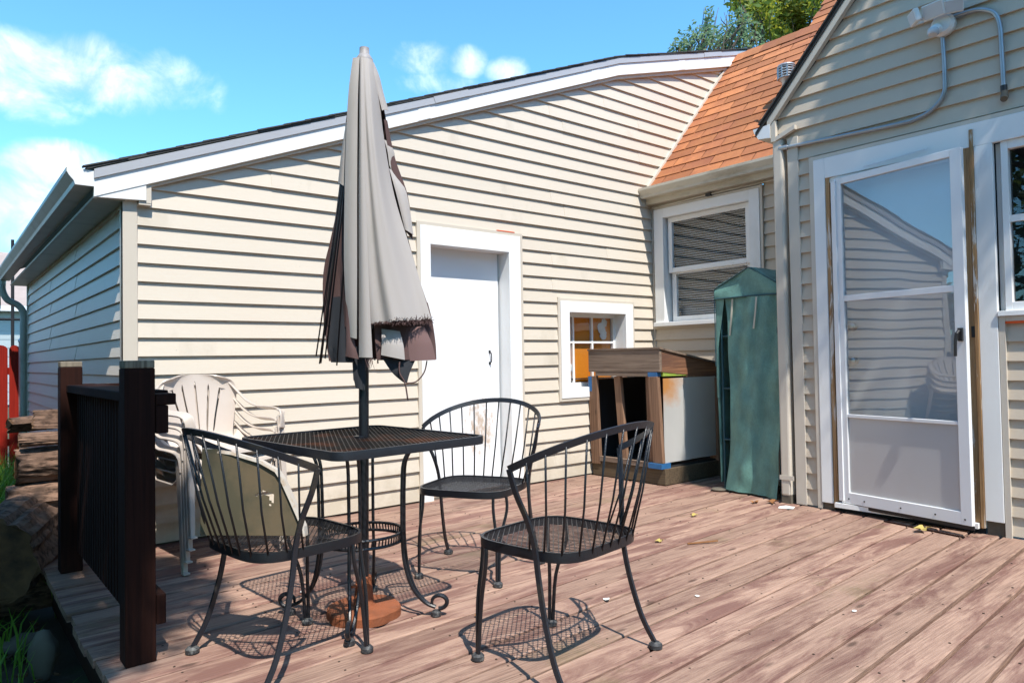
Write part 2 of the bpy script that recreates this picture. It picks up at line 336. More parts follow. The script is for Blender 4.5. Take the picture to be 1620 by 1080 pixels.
m_leafg = mat('leaf_green', (.15,.22,.04), .55, var=.45, vscale=(2.2,2.2,2.2), dirt=(.33,.24,.06), dscale=(.9,.9,.9), damt=(.46,.66))
m_leafb = mat('leaf_bluegreen', (.17,.25,.12), .6, var=.4, vscale=(3,3,3))
m_leafd = mat('leaf_overhead', (.05,.10,.025), .55, var=.35)
for lm_, tcol in ((m_leafg, (.45,.48,.06)), (m_leafb, (.26,.38,.18)), (m_leafd, (.2,.3,.06)), (m_grass, (.25,.42,.04))):
    nt_ = lm_.node_tree; bs_ = nt_.nodes['Principled BSDF']; out_ = [n for n in nt_.nodes if n.type == 'OUTPUT_MATERIAL'][0]
    tr_ = N(nt_, 'ShaderNodeBsdfTranslucent', {'Color': (*tcol, 1)}); mx_ = N(nt_, 'ShaderNodeMixShader', {0: .42, 1: bs_.outputs[0], 2: tr_.outputs[0]}); nt_.links.new(mx_.outputs[0], out_.inputs[0])
m_trunk = mat('tree_bark', (.10,.075,.055), .95, var=.35, vscale=(14,14,3), bump=1.0, bscale=(30,30,6))
m_leafy = mat('fallen_leaf_yellow', (.44,.34,.10), .6, var=.25, vscale=(30,30,30))
m_leafbr = mat('fallen_leaf_brown', (.25,.11,.04), .7, var=.25, vscale=(30,30,30))
m_chip = mat('paint_chip', (.75,.75,.72), .6)
m_stone = mat('grey_stone', (.125,.105,.08), .9, var=.25, vscale=(9,9,9), bump=.8, bscale=(30,30,30))
m_neigh = mat('neighbour_siding', (.40,.44,.44), .6, var=.06, vscale=(.4,.4,12))
m_neighroof = mat('neighbour_roof', (.33,.26,.23), .9, var=.2, vscale=(3,3,3))
m_tray = mat('tray_olive', (.072,.062,.037), .6, var=.15, vscale=(6,6,6), dirt=(.12,.088,.05), dscale=(4,4,4), damt=(.48,.62))
m_trayw = mat('tray_edge_white', (.56,.50,.43), .6, var=.08, dirt=(.40,.26,.15), dscale=(12,12,12), damt=(.56,.68))
m_door2 = None
def dirty_door():
    M_ = mat('garage_door_paint', (.80,.81,.83), .5, var=.02, bump=.1, bscale=(20,20,4)); nt = M_.node_tree; b = nt.nodes['Principled BSDF']
    old = b.inputs['Base Color'].links[0].from_socket
    ob = N(nt, 'ShaderNodeTexCoord').outputs['Object']; sp = N(nt, 'ShaderNodeSeparateXYZ', {0: ob})
    # rusty splash marks near the latch side, knee height (object coordinates run with the garage)
    ax = math_(nt, 'POWER', math_(nt, 'ABSOLUTE', math_(nt, 'DIVIDE', math_(nt, 'SUBTRACT', sp.outputs[0], 2.42), .20)), 2.0)
    azz = math_(nt, 'POWER', math_(nt, 'ABSOLUTE', math_(nt, 'DIVIDE', math_(nt, 'SUBTRACT', sp.outputs[2], .47), .30)), 2.0)
    g = math_(nt, 'SUBTRACT', 1.0, math_(nt, 'ADD', ax, azz)); g = math_(nt, 'MAXIMUM', g, 0.0)
    mp = N(nt, 'ShaderNodeMapping', {'Vector': ob, 'Scale': (26, 26, 12)}).outputs[0]
    nz = N(nt, 'ShaderNodeTexNoise', {'Vector': mp, 'Scale': 1.0, 'Detail': 8.0, 'Roughness': .7}).outputs[0]
    f = ramp(nt, math_(nt, 'ADD', nz, math_(nt, 'MULTIPLY', g, .25)), (.62, 0.0), (.80, .75)); f = math_(nt, 'MULTIPLY', f, math_(nt, 'MULTIPLY', g, 2.5, True))
    nt.links.new(mix(nt, f, old, (.42,.27,.15)), b.inputs['Base Color']); return M_
m_gdoor = dirty_door()

# ================================================================== SETTING: ground and deck
g = MB()
nx, ny = 60, 60
xs = np.concatenate([np.linspace(-60, -2, 12), np.linspace(-1.6, 1.6, 36), np.linspace(2, 60, 12)]); ys = np.concatenate([np.linspace(-60, 0, 12), np.linspace(.4, 8, 40), np.linspace(9, 60, 12)])
rows = []
for y in ys:
    rows.append([(x, y, -.34 + .05*math.sin(3*x+1)*math.cos(2.3*y) + .03*math.sin(9*x)*math.sin(7*y) - (.0 if x < 1 else .08)) for x in xs])
g.grid(rows)
ground = g.build('ground', m_soil, smooth=True); ground['kind'] = 'structure'

deck = bpy.data.objects.new('deck', None); COL.objects.link(deck); deck.location = (.42, .0, 0); deck['kind'] = 'structure'; OFF['deck'] = Vector((.42, 0, 0))
TA = math.tan(R(3.4)); PITCH = .1397; ca, sa = math.cos(R(3.4)), math.sin(R(3.4))
for k in range(-9, 34):
    yb = .14 + k*PITCH                           # board centre line at X = 0
    xl = .425 + random.uniform(-.010, .006); xr = 4.56 if yb + 4.4*TA < 2.40 else 5.3
    z = random.uniform(-.0022, .0012); hw = PITCH/2 - random.uniform(.0055, .0085); t = .030; ch = .005
    if k < -2: xl = -.6
    prof = [(-hw, -t), (hw, -t), (hw, -ch), (hw-ch, 0), (-hw+ch, 0), (-hw, -ch)]
    b = MB()
    nseg = 7
    vs = []
    wob = [random.uniform(-.0018, .0018) for _ in range(nseg+1)]
    for i in range(nseg+1):
        x = xl + (xr-xl)*i/nseg
        for py, pz in prof: vs.append((x - py*sa/ca*0, yb + x*TA + py/ca + wob[i]*.8, z + pz + wob[i]*.5))
    n = len(prof)
    fs = [(i*n+j, i*n+(j+1)%n, (i+1)*n+(j+1)%n, (i+1)*n+j) for i in range(nseg) for j in range(n)] + [tuple(range(n-1,-1,-1)), tuple(range(nseg*n, nseg*n+n))]
    b.add(vs, fs).build('deck_board', m_deck, deck)
b = MB(); q = random.Random(77)
for k in range(-2, 33):
    for x_ in np.arange(.62, 4.5, .406):
        for e in (-.042, .042):
            if q.random() < .15: continue
            xx, yy = x_+q.uniform(-.012,.012), .14+k*PITCH+x_*TA+e+q.uniform(-.008,.008)
            if xx > 4.3 and yy < 2.45 or yy > 4.2: continue
            b.prism([(xx+.0042*math.cos(a), yy+.0042*math.sin(a), -.001) for a in np.arange(0, 6.2, 1.05)], (0,0,.0022))
b.build('nail_heads', m_deckunder, deck, kind='stuff')
b = MB()
b.box((.47, -1.1, -.22), (.51, 4.22, -.034)); b.build('rim_board', m_darkwood, deck)
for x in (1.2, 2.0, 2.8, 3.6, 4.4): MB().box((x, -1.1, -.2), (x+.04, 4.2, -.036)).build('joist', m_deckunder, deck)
MB().box((.55, -1.1, -.31), (5.3, 4.24, -.30)).build('underside_shade_sheet', m_deckunder, deck)  # dark sheet below the boards, shade under the deck put into its colour

# ================================================================== siding helper
def siding(parent, mapf, zlo, zhi, left, right, holes, phase, mt, joints=(), name='siding_board', ex=.1016, lap=.0185):
    k0 = int(math.floor((zlo-phase)/ex+1e-6)); k = k0
    while phase + k*ex < zhi - .004:
        z0 = phase + k*ex; z1 = z0 + ex; a, c = max(z0, zlo), min(z1, zhi); k += 1
        if left(a) >= right(a) - .01 : continue
        if left(c) > right(c):
            lo, hi = a, c
            for _ in range(30):
                q = (lo+hi)/2
                if left(q) < right(q): lo = q
                else: hi = q
            c = lo
        pieces = [(left(a), left(c), right(a), right(c), a, c)]
        for (u0, u1, h0, h1) in holes:
            new = []
            for (l0, l1, r0, r1, za, zb) in pieces:
                if h1 <= za or h0 >= zb or u1 <= min(l0, l1) or u0 >= max(r0, r1): new.append((l0, l1, r0, r1, za, zb)); continue
                if u0 > l0 + .004: new.append((l0, l1, u0, u0, za, zb))
                if u1 < r0 - .004: new.append((u1, u1, r0, r1, za, zb))
                x0, x1 = max(u0, l0), min(u1, r0)
                if h0 > za + .006: new.append((x0, x0, x1, x1, za, h0))
                if h1 < zb - .006: new.append((x0, x0, x1, x1, h1, zb))
            pieces = new
        js = [j for j in joints if True]
        for (l0, l1, r0, r1, za, zb) in pieces:
            cuts = [l0]; 
            for j in ([random.choice(js)] if js else []):
                if l0+.25 < j < r0-.25 and l1 < j < r1: cuts.append(j)
            cuts.append(r0)
            for i in range(len(cuts)-1):
                p0, p1 = cuts[i], cuts[i+1]; q0 = l1 if i == 0 else p0; q1 = r1 if i == len(cuts)-2 else p1
                ex_ = .0024*i
                o0 = lap - (lap-.002)*(za-z0)/ex + ex_; o1 = lap - (lap-.002)*(zb-z0)/ex + ex_
                P = [mapf(p0,za,0), mapf(p1,za,0), mapf(p1,za,o0), mapf(p0,za,o0), mapf(q0,zb,0), mapf(q1,zb,0), mapf(q1,zb,o1), mapf(q0,zb,o1)]
                MB().add(P, [(0,3,2,1),(4,5,6,7),(0,1,5,4),(1,2,6,5),(2,3,7,6),(3,0,4,7)]).build(name, mt, parent)

# ================================================================== GARAGE
YG = 4.26
gar = empty('garage', (.82, YG, 0), 'cream sided garage with white door, low gable and long gutter on the left', 'garage')
fb = [(.651,1.857),(4.699,3.468),(6.62,4.035)]; ft = [(.651,1.985),(4.703,3.605),(6.80,4.232)]
def interp(pl, x):
    for (a, b), (c, d) in zip(pl, pl[1:]):
        if x <= c or (c, d) == pl[-1]: return b + (d-b)*(x-a)/(c-a)
def inv(pl, z):
    for (a, b), (c, d) in zip(pl, pl[1:]):
        if z <= d or (c, d) == pl[-1]: return a + (c-a)*(z-b)/(d-b)
def gl(z): return .862 if z < 1.90 else max(.862, inv(fb, z-.025))
def gr(z): return 5.172 if z < 2.588 else 5.172 + (z-2.588)/1.11
DOOR = (2.62, 3.575, -1, 1.945); WIN = (3.955, 4.872, .63, 1.468)
siding(gar, lambda u, z, o: Vector((u, YG-o, z)), .012, 4.02, gl, gr, [DOOR, WIN], .012, m_siding, joints=(1.6, 2.3, 3.9, 4.05, 4.55, 5.0))
siding(gar, lambda u, z, o: Vector((.82-o, YG+u, z)), -.29, 1.87, lambda z: .03, lambda z: 4.93, [], .012, m_siding, joints=(1.7, 3.1))
MB().box((.45+.36, YG+.001, -.32), (5.17, YG+.03, .011)).build('foundation_strip', m_stone, gar)
# corner posts
b = MB(); b.box((.790, YG-.022, -.3), (.862, YG+.02, 1.872)); b.box((.790, YG-.02, -.3), (.83, YG+.06, 1.872)); b.build('corner_post', m_trimtan, gar, bevel=.003)
MB().box((.795, YG+4.92, -.3), (.87, YG+4.98, 1.87)).build('corner_post', m_trimtan, gar)
MB().box((5.150, YG-.022, .01), (5.1685, YG+.0, 2.37)).build('inside_corner_trim', m_trimtan, gar)
# rake: fascia board, tan channel below, drip edge above, shingle edge
def band(lo, hi, y0, y1):
    out = MB()
    for i in range(len(lo)-1):
        out.prism([(lo[i][0], y0, lo[i][1]), (lo[i+1][0], y0, lo[i+1][1]), (hi[i+1][0], y0, hi[i+1][1]), (hi[i][0], y0, hi[i][1])], (0, y1-y0, 0))
    return out
sh = lambda pl, d: [(x, z+d) for x, z in pl]
band(fb, ft, YG-.062, YG-.030).build('rake_fascia', m_white, gar)
band([(.905,1.94)]+sh(fb[1:], -.030), [(.905,1.963)]+sh(fb[1:], .006), YG-.040, YG-.012).build('frieze_channel', m_trimtan, gar)
band(sh(ft, -.034), sh(ft, .014), YG-.072, YG-.063).build('drip_edge', m_dripmetal, gar)
# joints of the fascia metal: thin overlapping edge plates
for xx in (2.62, 4.35, 5.55):
    MB().prism([(xx, YG-.0645, interp(fb,xx)+.003), (xx+.10, YG-.0645, interp(fb,xx+.1)+.003), (xx+.10, YG-.0645, interp(ft,xx+.1)-.035), (xx, YG-.0645, interp(ft,xx)-.035)], (0,.0018,0)).build('fascia_lap', m_white, gar)
for xx in (2.75, 5.95):
    zt_ = interp(ft, xx); MB().bar((xx, YG-.0740, zt_-.008), (xx+.3, YG-.0740, interp(ft, xx+.3)-.008), .003, .046).build('drip_lap', m_dripmetal, gar)
# boxed eave return
MB().prism([(.651,YG-.058,1.857),(.898,YG-.058,1.869),(.898,YG-.058,1.958)], (0,.05,0)).build('eave_return', m_white, gar)
b = MB(); b.box((.899, YG-.05, 1.856), (.925, YG-.012, 1.962)); b.box((.863, YG-.048, 1.845), (.924, YG-.012, 1.868)); b.build('return_channel', m_trimtan, gar)
# roof slab with ragged shingle edge
rf = MB()
top = [(.615, 1.992), (4.703, 3.622), (7.4, 4.42)]
for i in range(2):
    (a, za), (c, zc) = top[i], top[i+1]
    rf.prism([(a, YG-.076, za), (c, YG-.076, zc), (c, YG-.076, zc+.012), (a, YG-.076, za+.012)], (0, 5.15, 0))
roof = rf.build('roof', m_shdark, gar)
x = .60
while x < 6.9:
    L = random.uniform(.13, .17); z = interp(top, x)+.012; z2 = interp(top, x+L*1.25)+.012
    MB().bar((x, YG-.06, z+.006), (x+L*1.25, YG-.06, z2+.0015), random.uniform(.035, .05), .007, (0,0,1)).build('shingle', m_shdark, roof); x += L
# soffit, gutter, downspout on the long left side
MB().box((.655, YG-.028, 1.858), (.80, YG+5.05, 1.872)).build('soffit', m_gutterg, gar)
def gutter(y0, y1, x_out, x_in, zb_, zt_, along='Y'):
    w = x_in-x_out; h = zt_-zb_; t = .004
    pr = [(x_in, zt_-.002), (x_in, zb_), (x_out+.30*w, zb_), (x_out+.26*w, zb_+.25*h), (x_out+.10*w, zb_+.55*h), (x_out, zb_+.75*h), (x_out, zt_), (x_out+.08*w, zt_), (x_out+.08*w, zt_-t),
          (x_out+.06*w, zb_+.76*h), (x_out+.15*w, zb_+.56*h), (x_out+.31*w, zb_+.27*h), (x_out+.35*w, zb_+t), (x_in-t, zb_+t), (x_in-t, zt_-.002)]
    return pr
pr = gutter(0, 0, .528, .650, 1.906, 1.992)
gm = MB(); gm.prism([(x_, YG-.06, z_) for x_, z_ in pr], (0, 5.1, 0)); gt = gm.build('gutter', m_gutterg, gar)
MB().prism([(x_, YG-.066, z_) for x_, z_ in [(.650,1.990),(.650,1.908),(.566,1.908),(.560,1.928),(.540,1.952),(.530,1.970),(.530,1.990)]], (0,.005,0)).build('end_cap', m_whitem, gt)
ds = MB(); P = spline([(.585,9.27,1.91),(.585,9.27,1.80),(.63,9.265,1.70),(.72,9.25,1.645),(.768,9.245,1.56),(.768,9.245,1.40)], 6) + [Vector((.768,9.245,.9)), Vector((.768,9.245,-.25))]
ds.tube(P, .034, 10).build('downspout', m_gutterg, gar, smooth=True, sharp=50)
# man door
dr = MB(); dr.box((2.70, YG+.10, -.0), (3.425, YG+.14, 1.82)); door = dr.build('door', m_gdoor, gar)
b = MB(); b.box((2.645, YG-.030, -.005), (2.728, YG-.002, 1.93)); b.box((3.441, YG-.030, -.005), (3.553, YG-.002, 1.93)); b.box((2.728, YG-.0295, 1.80), (3.441, YG-.002, 1.93)); b.build('door_casing', m_white, gar, bevel=.002)
b = MB(); b.box((3.441, YG-.002, 0), (3.470, YG+.14, 1.80)); b.box((2.700, YG-.002, 0), (2.728, YG+.14, 1.80)); b.box((2.700, YG-.002, 1.80), (3.470, YG+.14, 1.83)); b.build('door_jamb', m_white, gar)
b = MB(); b.box((2.618, YG-.026, -.005), (2.644, YG, 1.955)); b.box((3.554, YG-.026, -.005), (3.578, YG, 1.955)); b.box((2.644, YG-.026, 1.931), (3.554, YG, 1.955)); b.build('door_channel', m_trimtan, gar)
MB().box((3.33, YG-.028, 1.9555), (3.50, YG-.014, 1.962)).build('orange_flashing', mat('orange_tape', (.75,.10,.015), .6), gar)
b = MB(); b.tube(spline([(3.335,YG+.099,.955),(3.335,YG+.078,.962),(3.335,YG+.074,.995),(3.335,YG+.078,1.028),(3.335,YG+.099,1.035)], 5), .0045, 8)
b.box((3.326,YG+.096,.940), (3.344,YG+.1,.962)); b.box((3.326,YG+.096,1.028), (3.344,YG+.1,1.050)); b.build('handle', m_blackrail, door, smooth=True, sharp=40)
# small window
wn = MB(); x0, x1, z0, z1 = 3.973, 4.854, .651, 1.448; a0, a1, c0, c1 = 4.072, 4.758, .735, 1.358
wn.box((x0, YG-.032, z0), (a0, YG-.002, z1)); wn.box((a1, YG-.032, z0), (x1, YG-.002, z1)); wn.box((a0, YG-.0315, c1), (a1, YG-.002, z1)); wn.box((a0, YG-.0315, z0), (a1, YG-.002, c0))
win = wn.build('window', m_white, gar, bevel=.002)
b = MB(); b.box((a0-.02, YG-.002, c0), (a0, YG+.14, c1)); b.box((a1, YG-.002, c0), (a1+.02, YG+.14, c1)); b.box((a0-.02, YG-.002, c1), (a1+.02, YG+.14, c1+.02)); b.box((a0-.02, YG-.002, c0-.02), (a1+.02, YG+.14, c0)); b.build('reveal', m_white, win)
b = MB(); b.box((x0-.024, YG-.024, z0-.024), (x0-.001, YG, z1+.03)); b.box((x1+.001, YG-.024, z0-.024), (x1+.022, YG, z1+.022)); b.box((x0-.001, YG-.024, z1+.001), (x1+.001, YG, z1+.022)); b.box((x0-.001, YG-.027, z0-.024), (x1+.001, YG, z0-.001)); b.build('channel', m_trimtan, win)
YS = YG+.105
b = MB(); b.box((a0, YS, c0), (a0+.022, YS+.03, c1)); b.box((a1-.022, YS, c0), (a1, YS+.03, c1)); b.box((a0+.022, YS, c1-.03), (a1-.022, YS+.03, c1)); b.box((a0+.022, YS, c0), (a1-.022, YS+.03, c0+.035)); b.build('sash', m_white, win)
for xx in (4.235, 4.465): MB().box((xx, YS+.004, c0+.035), (xx+.020, YS+.026, c1-.03)).build('muntin', m_white, win)
for i, zz in enumerate((.925, 1.105)):
    if i == 1: MB().box((a0+.022, YS+.006, zz), (a1-.022, YS+.024, zz+.018)).build('muntin', m_white, win)
MB().box((a0+.022, YS+.005, .795), (a1-.022, YS+.025, .806)).build('muntin', m_dark, win)
MB().box((a0+.02, YS+.0125, c0+.03), (a1-.02, YS+.0145, c1-.028)).build('pane', m_glass, win)
MB().box((a0-.02, YS+.034, c0-.02), (4.735, YS+.042, c1+.02)).build('orange_board', m_orange, win)
MB().box((a0-.3, YS+.16, c0-.3), (a1+.5, YS+.17, c1+.3)).build('dark_backing', m_dark, win)
b = MB()
for i in range(9):
    cx, cz, r = 4.13+random.uniform(-.02,.09)+ (.0 if i < 6 else .48), (.80+random.uniform(-.02,.14)) if i < 6 else 1.15+random.uniform(0,.15), random.uniform(.03,.055)
    vs = []; nn = 8
    rr_ = [[(cx + (r*(1+random.uniform(-.4,.4)))*math.sin(math.pi*j/5)*math.cos(2*math.pi*q/nn), YS+.022 + .008*math.sin(math.pi*j/5)*math.sin(2*math.pi*q/nn), cz + r*1.1*math.cos(math.pi*j/5)) for q in range(nn+1)] for j in range(6)]
    b.grid(rr_)
b.build('crumpled_plastic', m_plasticbag, win)

# ================================================================== HOUSE (rear wall with window, orange roof, projecting gable with storm door)
XH, XD = 5.17, 4.40
hs = empty('house', (4.40, 2.45, 0), 'tan sided house with orange shingle roof, gable and storm door', 'house')
siding(hs, lambda u, z, o: Vector((XH-o, -u, z)), .012, 2.385, lambda z: -4.246, lambda z: -2.44, [(-4.206, -3.105, 1.253, 2.345)], .012, m_siding2)
MB().box((XH-.02, 4.238-.012, .01), (XH-.0, 4.238+.004, 2.38)).build('inside_corner_trim', m_trimtan, hs)
# rear window
b = MB(); y0, y1, z0, z1 = 3.130, 4.204, 1.285, 2.319; p0, p1, q0, q1 = 3.225, 4.10, 1.285, 2.236
b.box((XH-.036, y0, z0), (XH, p0, z1)); b.box((XH-.036, p1, z0), (XH, y1, z1)); b.box((XH-.0355, p0, q1), (XH, p1, z1)); win = b.build('window', m_white, hs, bevel=.002)
MB().box((XH-.060, y0-.012, 1.252), (XH, y1+.006, 1.288)).build('sill', m_white, win, bevel=.003)
b = MB(); b.box((XH-.03, y0-.024, 1.25), (XH, y0-.001, z1+.022)); b.box((XH-.03, y0-.001, z1+.001), (XH, y1, z1+.022)); b.build('channel', m_trimtan, win)
b = MB(); b.box((XH, p0-.02, 1.288), (XH+.10, p0, q1)); b.box((XH, p1, 1.288), (XH+.10, p1+.02, q1)); b.box((XH, p0-.02, q1), (XH+.1, p1+.02, q1+.02)); b.box((XH, p0, 1.28), (XH+.10, p1, 1.29)); b.build('reveal', m_white, win)
def sash(x, ya, yb, za, zb_, w, nm, par, t=.03):
    b = MB(); b.box((x, ya, za), (x+t, ya+w, zb_)); b.box((x, yb-w, za), (x+t, yb, zb_)); b.box((x+.0005, ya+w, zb_-w), (x+t, yb-w, zb_)); b.box((x+.0005, ya+w, za), (x+t, yb-w, za+w)); o = b.build(nm, m_white, par, bevel=.002)
    return o
s1 = sash(XH+.012, p0+.02, p1-.02, 1.735, q1-.003, .042, 'upper_sash', win); s2 = sash(XH+.046, p0+.03, p1-.03, 1.295, 1.768, .045, 'lower_sash', win)
MB().box((XH+.025, p0+.06, 1.775), (XH+.028, p1-.06, q1-.04)).build('pane', m_glass, win)
MB().box((XH+.058, p0+.07, 1.335), (XH+.061, p1-.07, 1.73)).build('pane', m_glass, win)
MB().box((XH+.04, p0+.02, 1.72), (XH+.042, p0+.021, 1.73)).build('latch', m_steel, win)
b = MB(); z = 1.30
while z < 2.22:
    b.obox((XH+.125, (p0+p1)/2, z), (.011, 0, .006), (0, (p1-p0)/2-.01, 0), (-.0004, 0, .0008)); z += .0215
b.build('blind', m_blind, win)
MB().box((XH+.25, p0-.2, 1.0), (XH+.26, p1+.2, 2.4)).build('dark_backing', m_dark, win)
# eave above it: soffit, fascia, gutter
MB().box((5.085, 2.44, 2.372), (5.17, YG-.016, 2.386)).build('soffit', m_trimtan, hs)
MB().box((5.078, 2.44, 2.368), (5.098, YG-.016, 2.50)).build('eave_fascia', m_gutter, hs)
pr = gutter(0, 0, 4.975, 5.077, 2.418, 2.505)
MB().prism([(x_, 2.30, z_) for x_, z_ in pr], (0, YG-.018-2.30, 0)).build('gutter', m_gutter, hs)
# thin wire under the eave
MB().tube([(XH-.045, 4.2, 2.338), (XH-.047, 3.5, 2.352), (XH-.045, 2.6, 2.35)], .005, 6).build('eave_wire', m_gutter, hs)
MB().box((XH-.06, 3.57, 2.336), (XH-.035, 3.62, 2.362)).build('wire_clip', m_blackp, hs)
# orange roof: plane z = 2.575 + 1.11 (X - 5.16)
def rz(x): return 2.575 + 1.11*(x-5.16)
sl = math.atan(1.11); cs, sn = math.cos(sl), math.sin(sl)
nrm = Vector((-sn, 0, cs))
def rp(d, y, h=0):                     # d along the slope from the eave edge, y, height above deck
    return Vector((5.035 + d*cs, y, rz(5.035)+.0 + d*sn)) + nrm*h
b = MB(); b.prism([rp(0, 1.0, -.02), rp(0, YG-.004, -.02), rp(2.235, YG-.004, -.02), rp(2.235, 3.42, -.02), rp(3.4, 3.42, -.02), rp(3.4, 1.0, -.02)], nrm*.02)
oroof = b.build('roof', m_under, hs)
EXPO, TAB = .127, .3048
row = 0; d = 0
tabs = {}
while d < 2.9:
    y_hi = YG-.006; y_lo = 2.1 if d < 1.3 else 2.35
    if d > 2.13: y_hi = 3.425
    if d > 2.1: y_lo = 2.5
    yy = y_hi + (TAB*.5 if row % 2 else 0) + random.uniform(-.015, .015) - (row % 3)*.01
    while yy > y_lo:
        ya, yb_ = max(yy-TAB+.005, y_lo), min(yy-.005, y_hi); yy -= TAB
        if yb_-ya < .03: continue
        hL, hR = random.uniform(.009, .012), random.uniform(.009, .012)
        e = EXPO + .02; dj = random.uniform(-.002, .002)
        v = [rp(d+dj, ya, .001), rp(d+dj, yb_, .001), rp(d+e, yb_, .0005), rp(d+e, ya, .0005), rp(d+dj, ya, hL), rp(d+dj, yb_, hR), rp(d+e, yb_, .0012), rp(d+e, ya, .0012)]
        MB().add(v, [(0,1,2,3),(4,7,6,5),(0,4,5,1),(1,5,6,2),(2,6,7,3),(3,7,4,0)]).build('shingle', m_shorange, oroof)
    row += 1; d += EXPO
# ridge cap pieces on the lower ridge
yy = YG-.01
while yy > 3.44:
    c = rp(2.19, yy-.1, .012); MB().obox(c, (0, .112, .003), Vector((cs, 0, sn))*.075, nrm*.004).build('ridge_cap', m_shorange, oroof); yy -= .19
b = MB(); b.bar(rp(-.02, YG-.020, .012), rp(2.24, YG-.020, .012), .028, .026, nrm); b.build('wall_flashing', m_trimtan, hs)
# vent pipe on the roof
vx, vy = 5.66, 3.16; vz = rz(vx)
b = MB(); b.lathe([(.040,-.1),(.040,.17),(.062,.20)], (vx, vy, vz), 18); vent = b.build('vent_pipe', m_galv, hs, smooth=True, sharp=40)
b = MB()
for zz in (.20, .222, .244, .266, .288): b.lathe([(.072,zz),(.074,zz+.004),(.074,zz+.009),(.072,zz+.012),(.06,zz+.012),(.06,zz)], (vx, vy, vz), 20)
for j in range(10):
    a = 2*math.pi*j/10; b.box((vx+.070*math.cos(a)-.006, vy+.070*math.sin(a)-.006, vz+.20), (vx+.070*math.cos(a)+.006, vy+.070*math.sin(a)+.006, vz+.30))
b.lathe([(.076,.302),(.078,.306),(.070,.318),(.01,.322)], (vx, vy, vz), 20); b.build('vent_cap', m_galv, vent)
# projecting gable wall
def wl(z): return -2.385 if z < 2.40 else max(-2.53, -2.556 + (z-2.515)/1.11)
HOLES = [(-2.30, -1.258, -1, 2.235), (-1.262, -.35, 1.165, 2.235)]
siding(hs, lambda u, z, o: Vector((XD-o, -u, z)), .0115, 4.25, wl, lambda z: .9, HOLES, .0115, m_siding2, joints=(-.6,))
b = MB(); b.box((XD-.020, 2.382, .004), (XD+.02, 2.456, 2.405)); b.build('corner_post', m_trimtan, hs, bevel=.003)
MB().box((XD+.02, 2.436, .0), (5.2, 2.456, 2.5)).build('return_wall', m_siding2, hs)
# rake boards and roof of the gable
def rk(y): return 2.528 + 1.11*(2.548-y)
def rband(lo, hi, x0, x1, ya=2.575, yb_=.75, nm='rake_board', mt=m_trimtan):
    return MB().prism([(x0, ya, rk(ya)+lo), (x0, yb_, rk(yb_)+lo), (x0, yb_, rk(yb_)+hi), (x0, ya, rk(ya)+hi)], (x1-x0, 0, 0)).build(nm, mt, hs)
rband(-.008, .052, XD-.055, XD-.018); rband(.053, .085, XD-.062, XD+.9, 2.66, .75, 'gable_roof', m_shdark)
y = 2.63
while y > .8:
    MB().bar((XD-.064, y, rk(y)+.094), (XD-.064, y-.16, rk(y-.16)+.090), .02, .009, (0,1,1.11)).build('shingle', m_shdark, hs); y -= .14
# mirrored far slope and the gable's hidden right side (outside the picture)
MB().prism([(XD-.06, .75, rk(.75)+.085), (XD-.06, -1.2, rk(.75)+.085-1.11*1.95), (XD-.06, -1.2, rk(.75)+.053-1.11*1.95), (XD-.06, .75, rk(.75)+.053)], (1.0,0,0)).build('gable_roof', m_shdark, hs)
MB().box((XD+.03, -.9, .0), (XD+.06, .35, 2.4)).build('wall_core', m_dark, hs)
# eave box, gutter end and downspout at the gable's corner
b = MB(); b.box((XD-.050, 2.520, 2.398), (XD-.020, 2.552, 2.535)); b.prism([(XD-.048,2.519,2.400),(XD-.048,2.385,2.447),(XD-.048,2.385,2.475),(XD-.048,2.519,2.428)], (.03,0,0)); b.build('eave_return', m_trimtan, hs)
pr = [(2.553, 2.520),(2.553,2.425),(2.640,2.437),(2.652,2.455),(2.672,2.485),(2.680,2.514),(2.672,2.516),(2.645,2.462),(2.635,2.446),(2.560,2.436),(2.560,2.520)]
gm2 = MB().prism([(XD-.055, y_, z_) for y_, z_ in pr], (.8,0,0)).build('gutter', m_gutter, hs)
MB().prism([(XD-.058, y_, z_) for y_, z_ in [(2.553,2.52),(2.553,2.428),(2.640,2.439),(2.652,2.457),(2.672,2.487),(2.678,2.513)]], (.004,0,0)).build('end_cap', m_whitem, gm2)
for i in range(5): MB().box((XD-.05+.0, 2.56+.022*i, 2.524+.012*i), (XD+.05, 2.585+.022*i, 2.531+.012*i)).build('debris_twig', m_bark, gm2)
b = MB(); b.box((XD-.040, 2.482, .05), (XD+.035, 2.551, 2.41)); dsp = b.build('downspout', m_trimtan, hs, bevel=.012)
b = MB(); b.box((XD-.044, 2.455, .155), (XD-.041, 2.556, .185)); b.build('strap', m_trimtan, dsp)
b = MB(); b.box((XD-.036, 2.484, .0), (XD+.03, 2.549, .13)); b.build('stub', m_stone, dsp)
# door casing
b = MB(); b.box((XD-.034, 2.201, .045), (XD, 2.274, 2.214)); b.box((XD-.034, 1.286, .075), (XD, 1.372, 2.085)); b.box((XD-.0335, .4, 2.086), (XD, 2.201, 2.214)); b.build('door_casing', m_white, hs, bevel=.002)
b = MB(); b.box((XD-.03, 2.275, .004), (XD, 2.303, 2.24)); b.box((XD-.03, .4, 2.215), (XD, 2.275, 2.238)); b.box((XD-.03, 1.255, .0), (XD, 1.283, 1.16)); b.build('door_channel', m_trimtan, hs)
MB().box((XD-.018, 2.201, .004), (XD, 2.270, .044)).build('casing_foot', m_stone, hs); MB().box((XD-.016, 1.288, .0), (XD, 1.370, .074)).build('casing_foot', m_stone, hs)
b = MB(); b.box((XD-.030, 1.385, .03), (XD+.12, 1.425, 2.16)); jr = b.build('door_jamb', m_rot, hs, label='rotten jamb with peeling white paint')
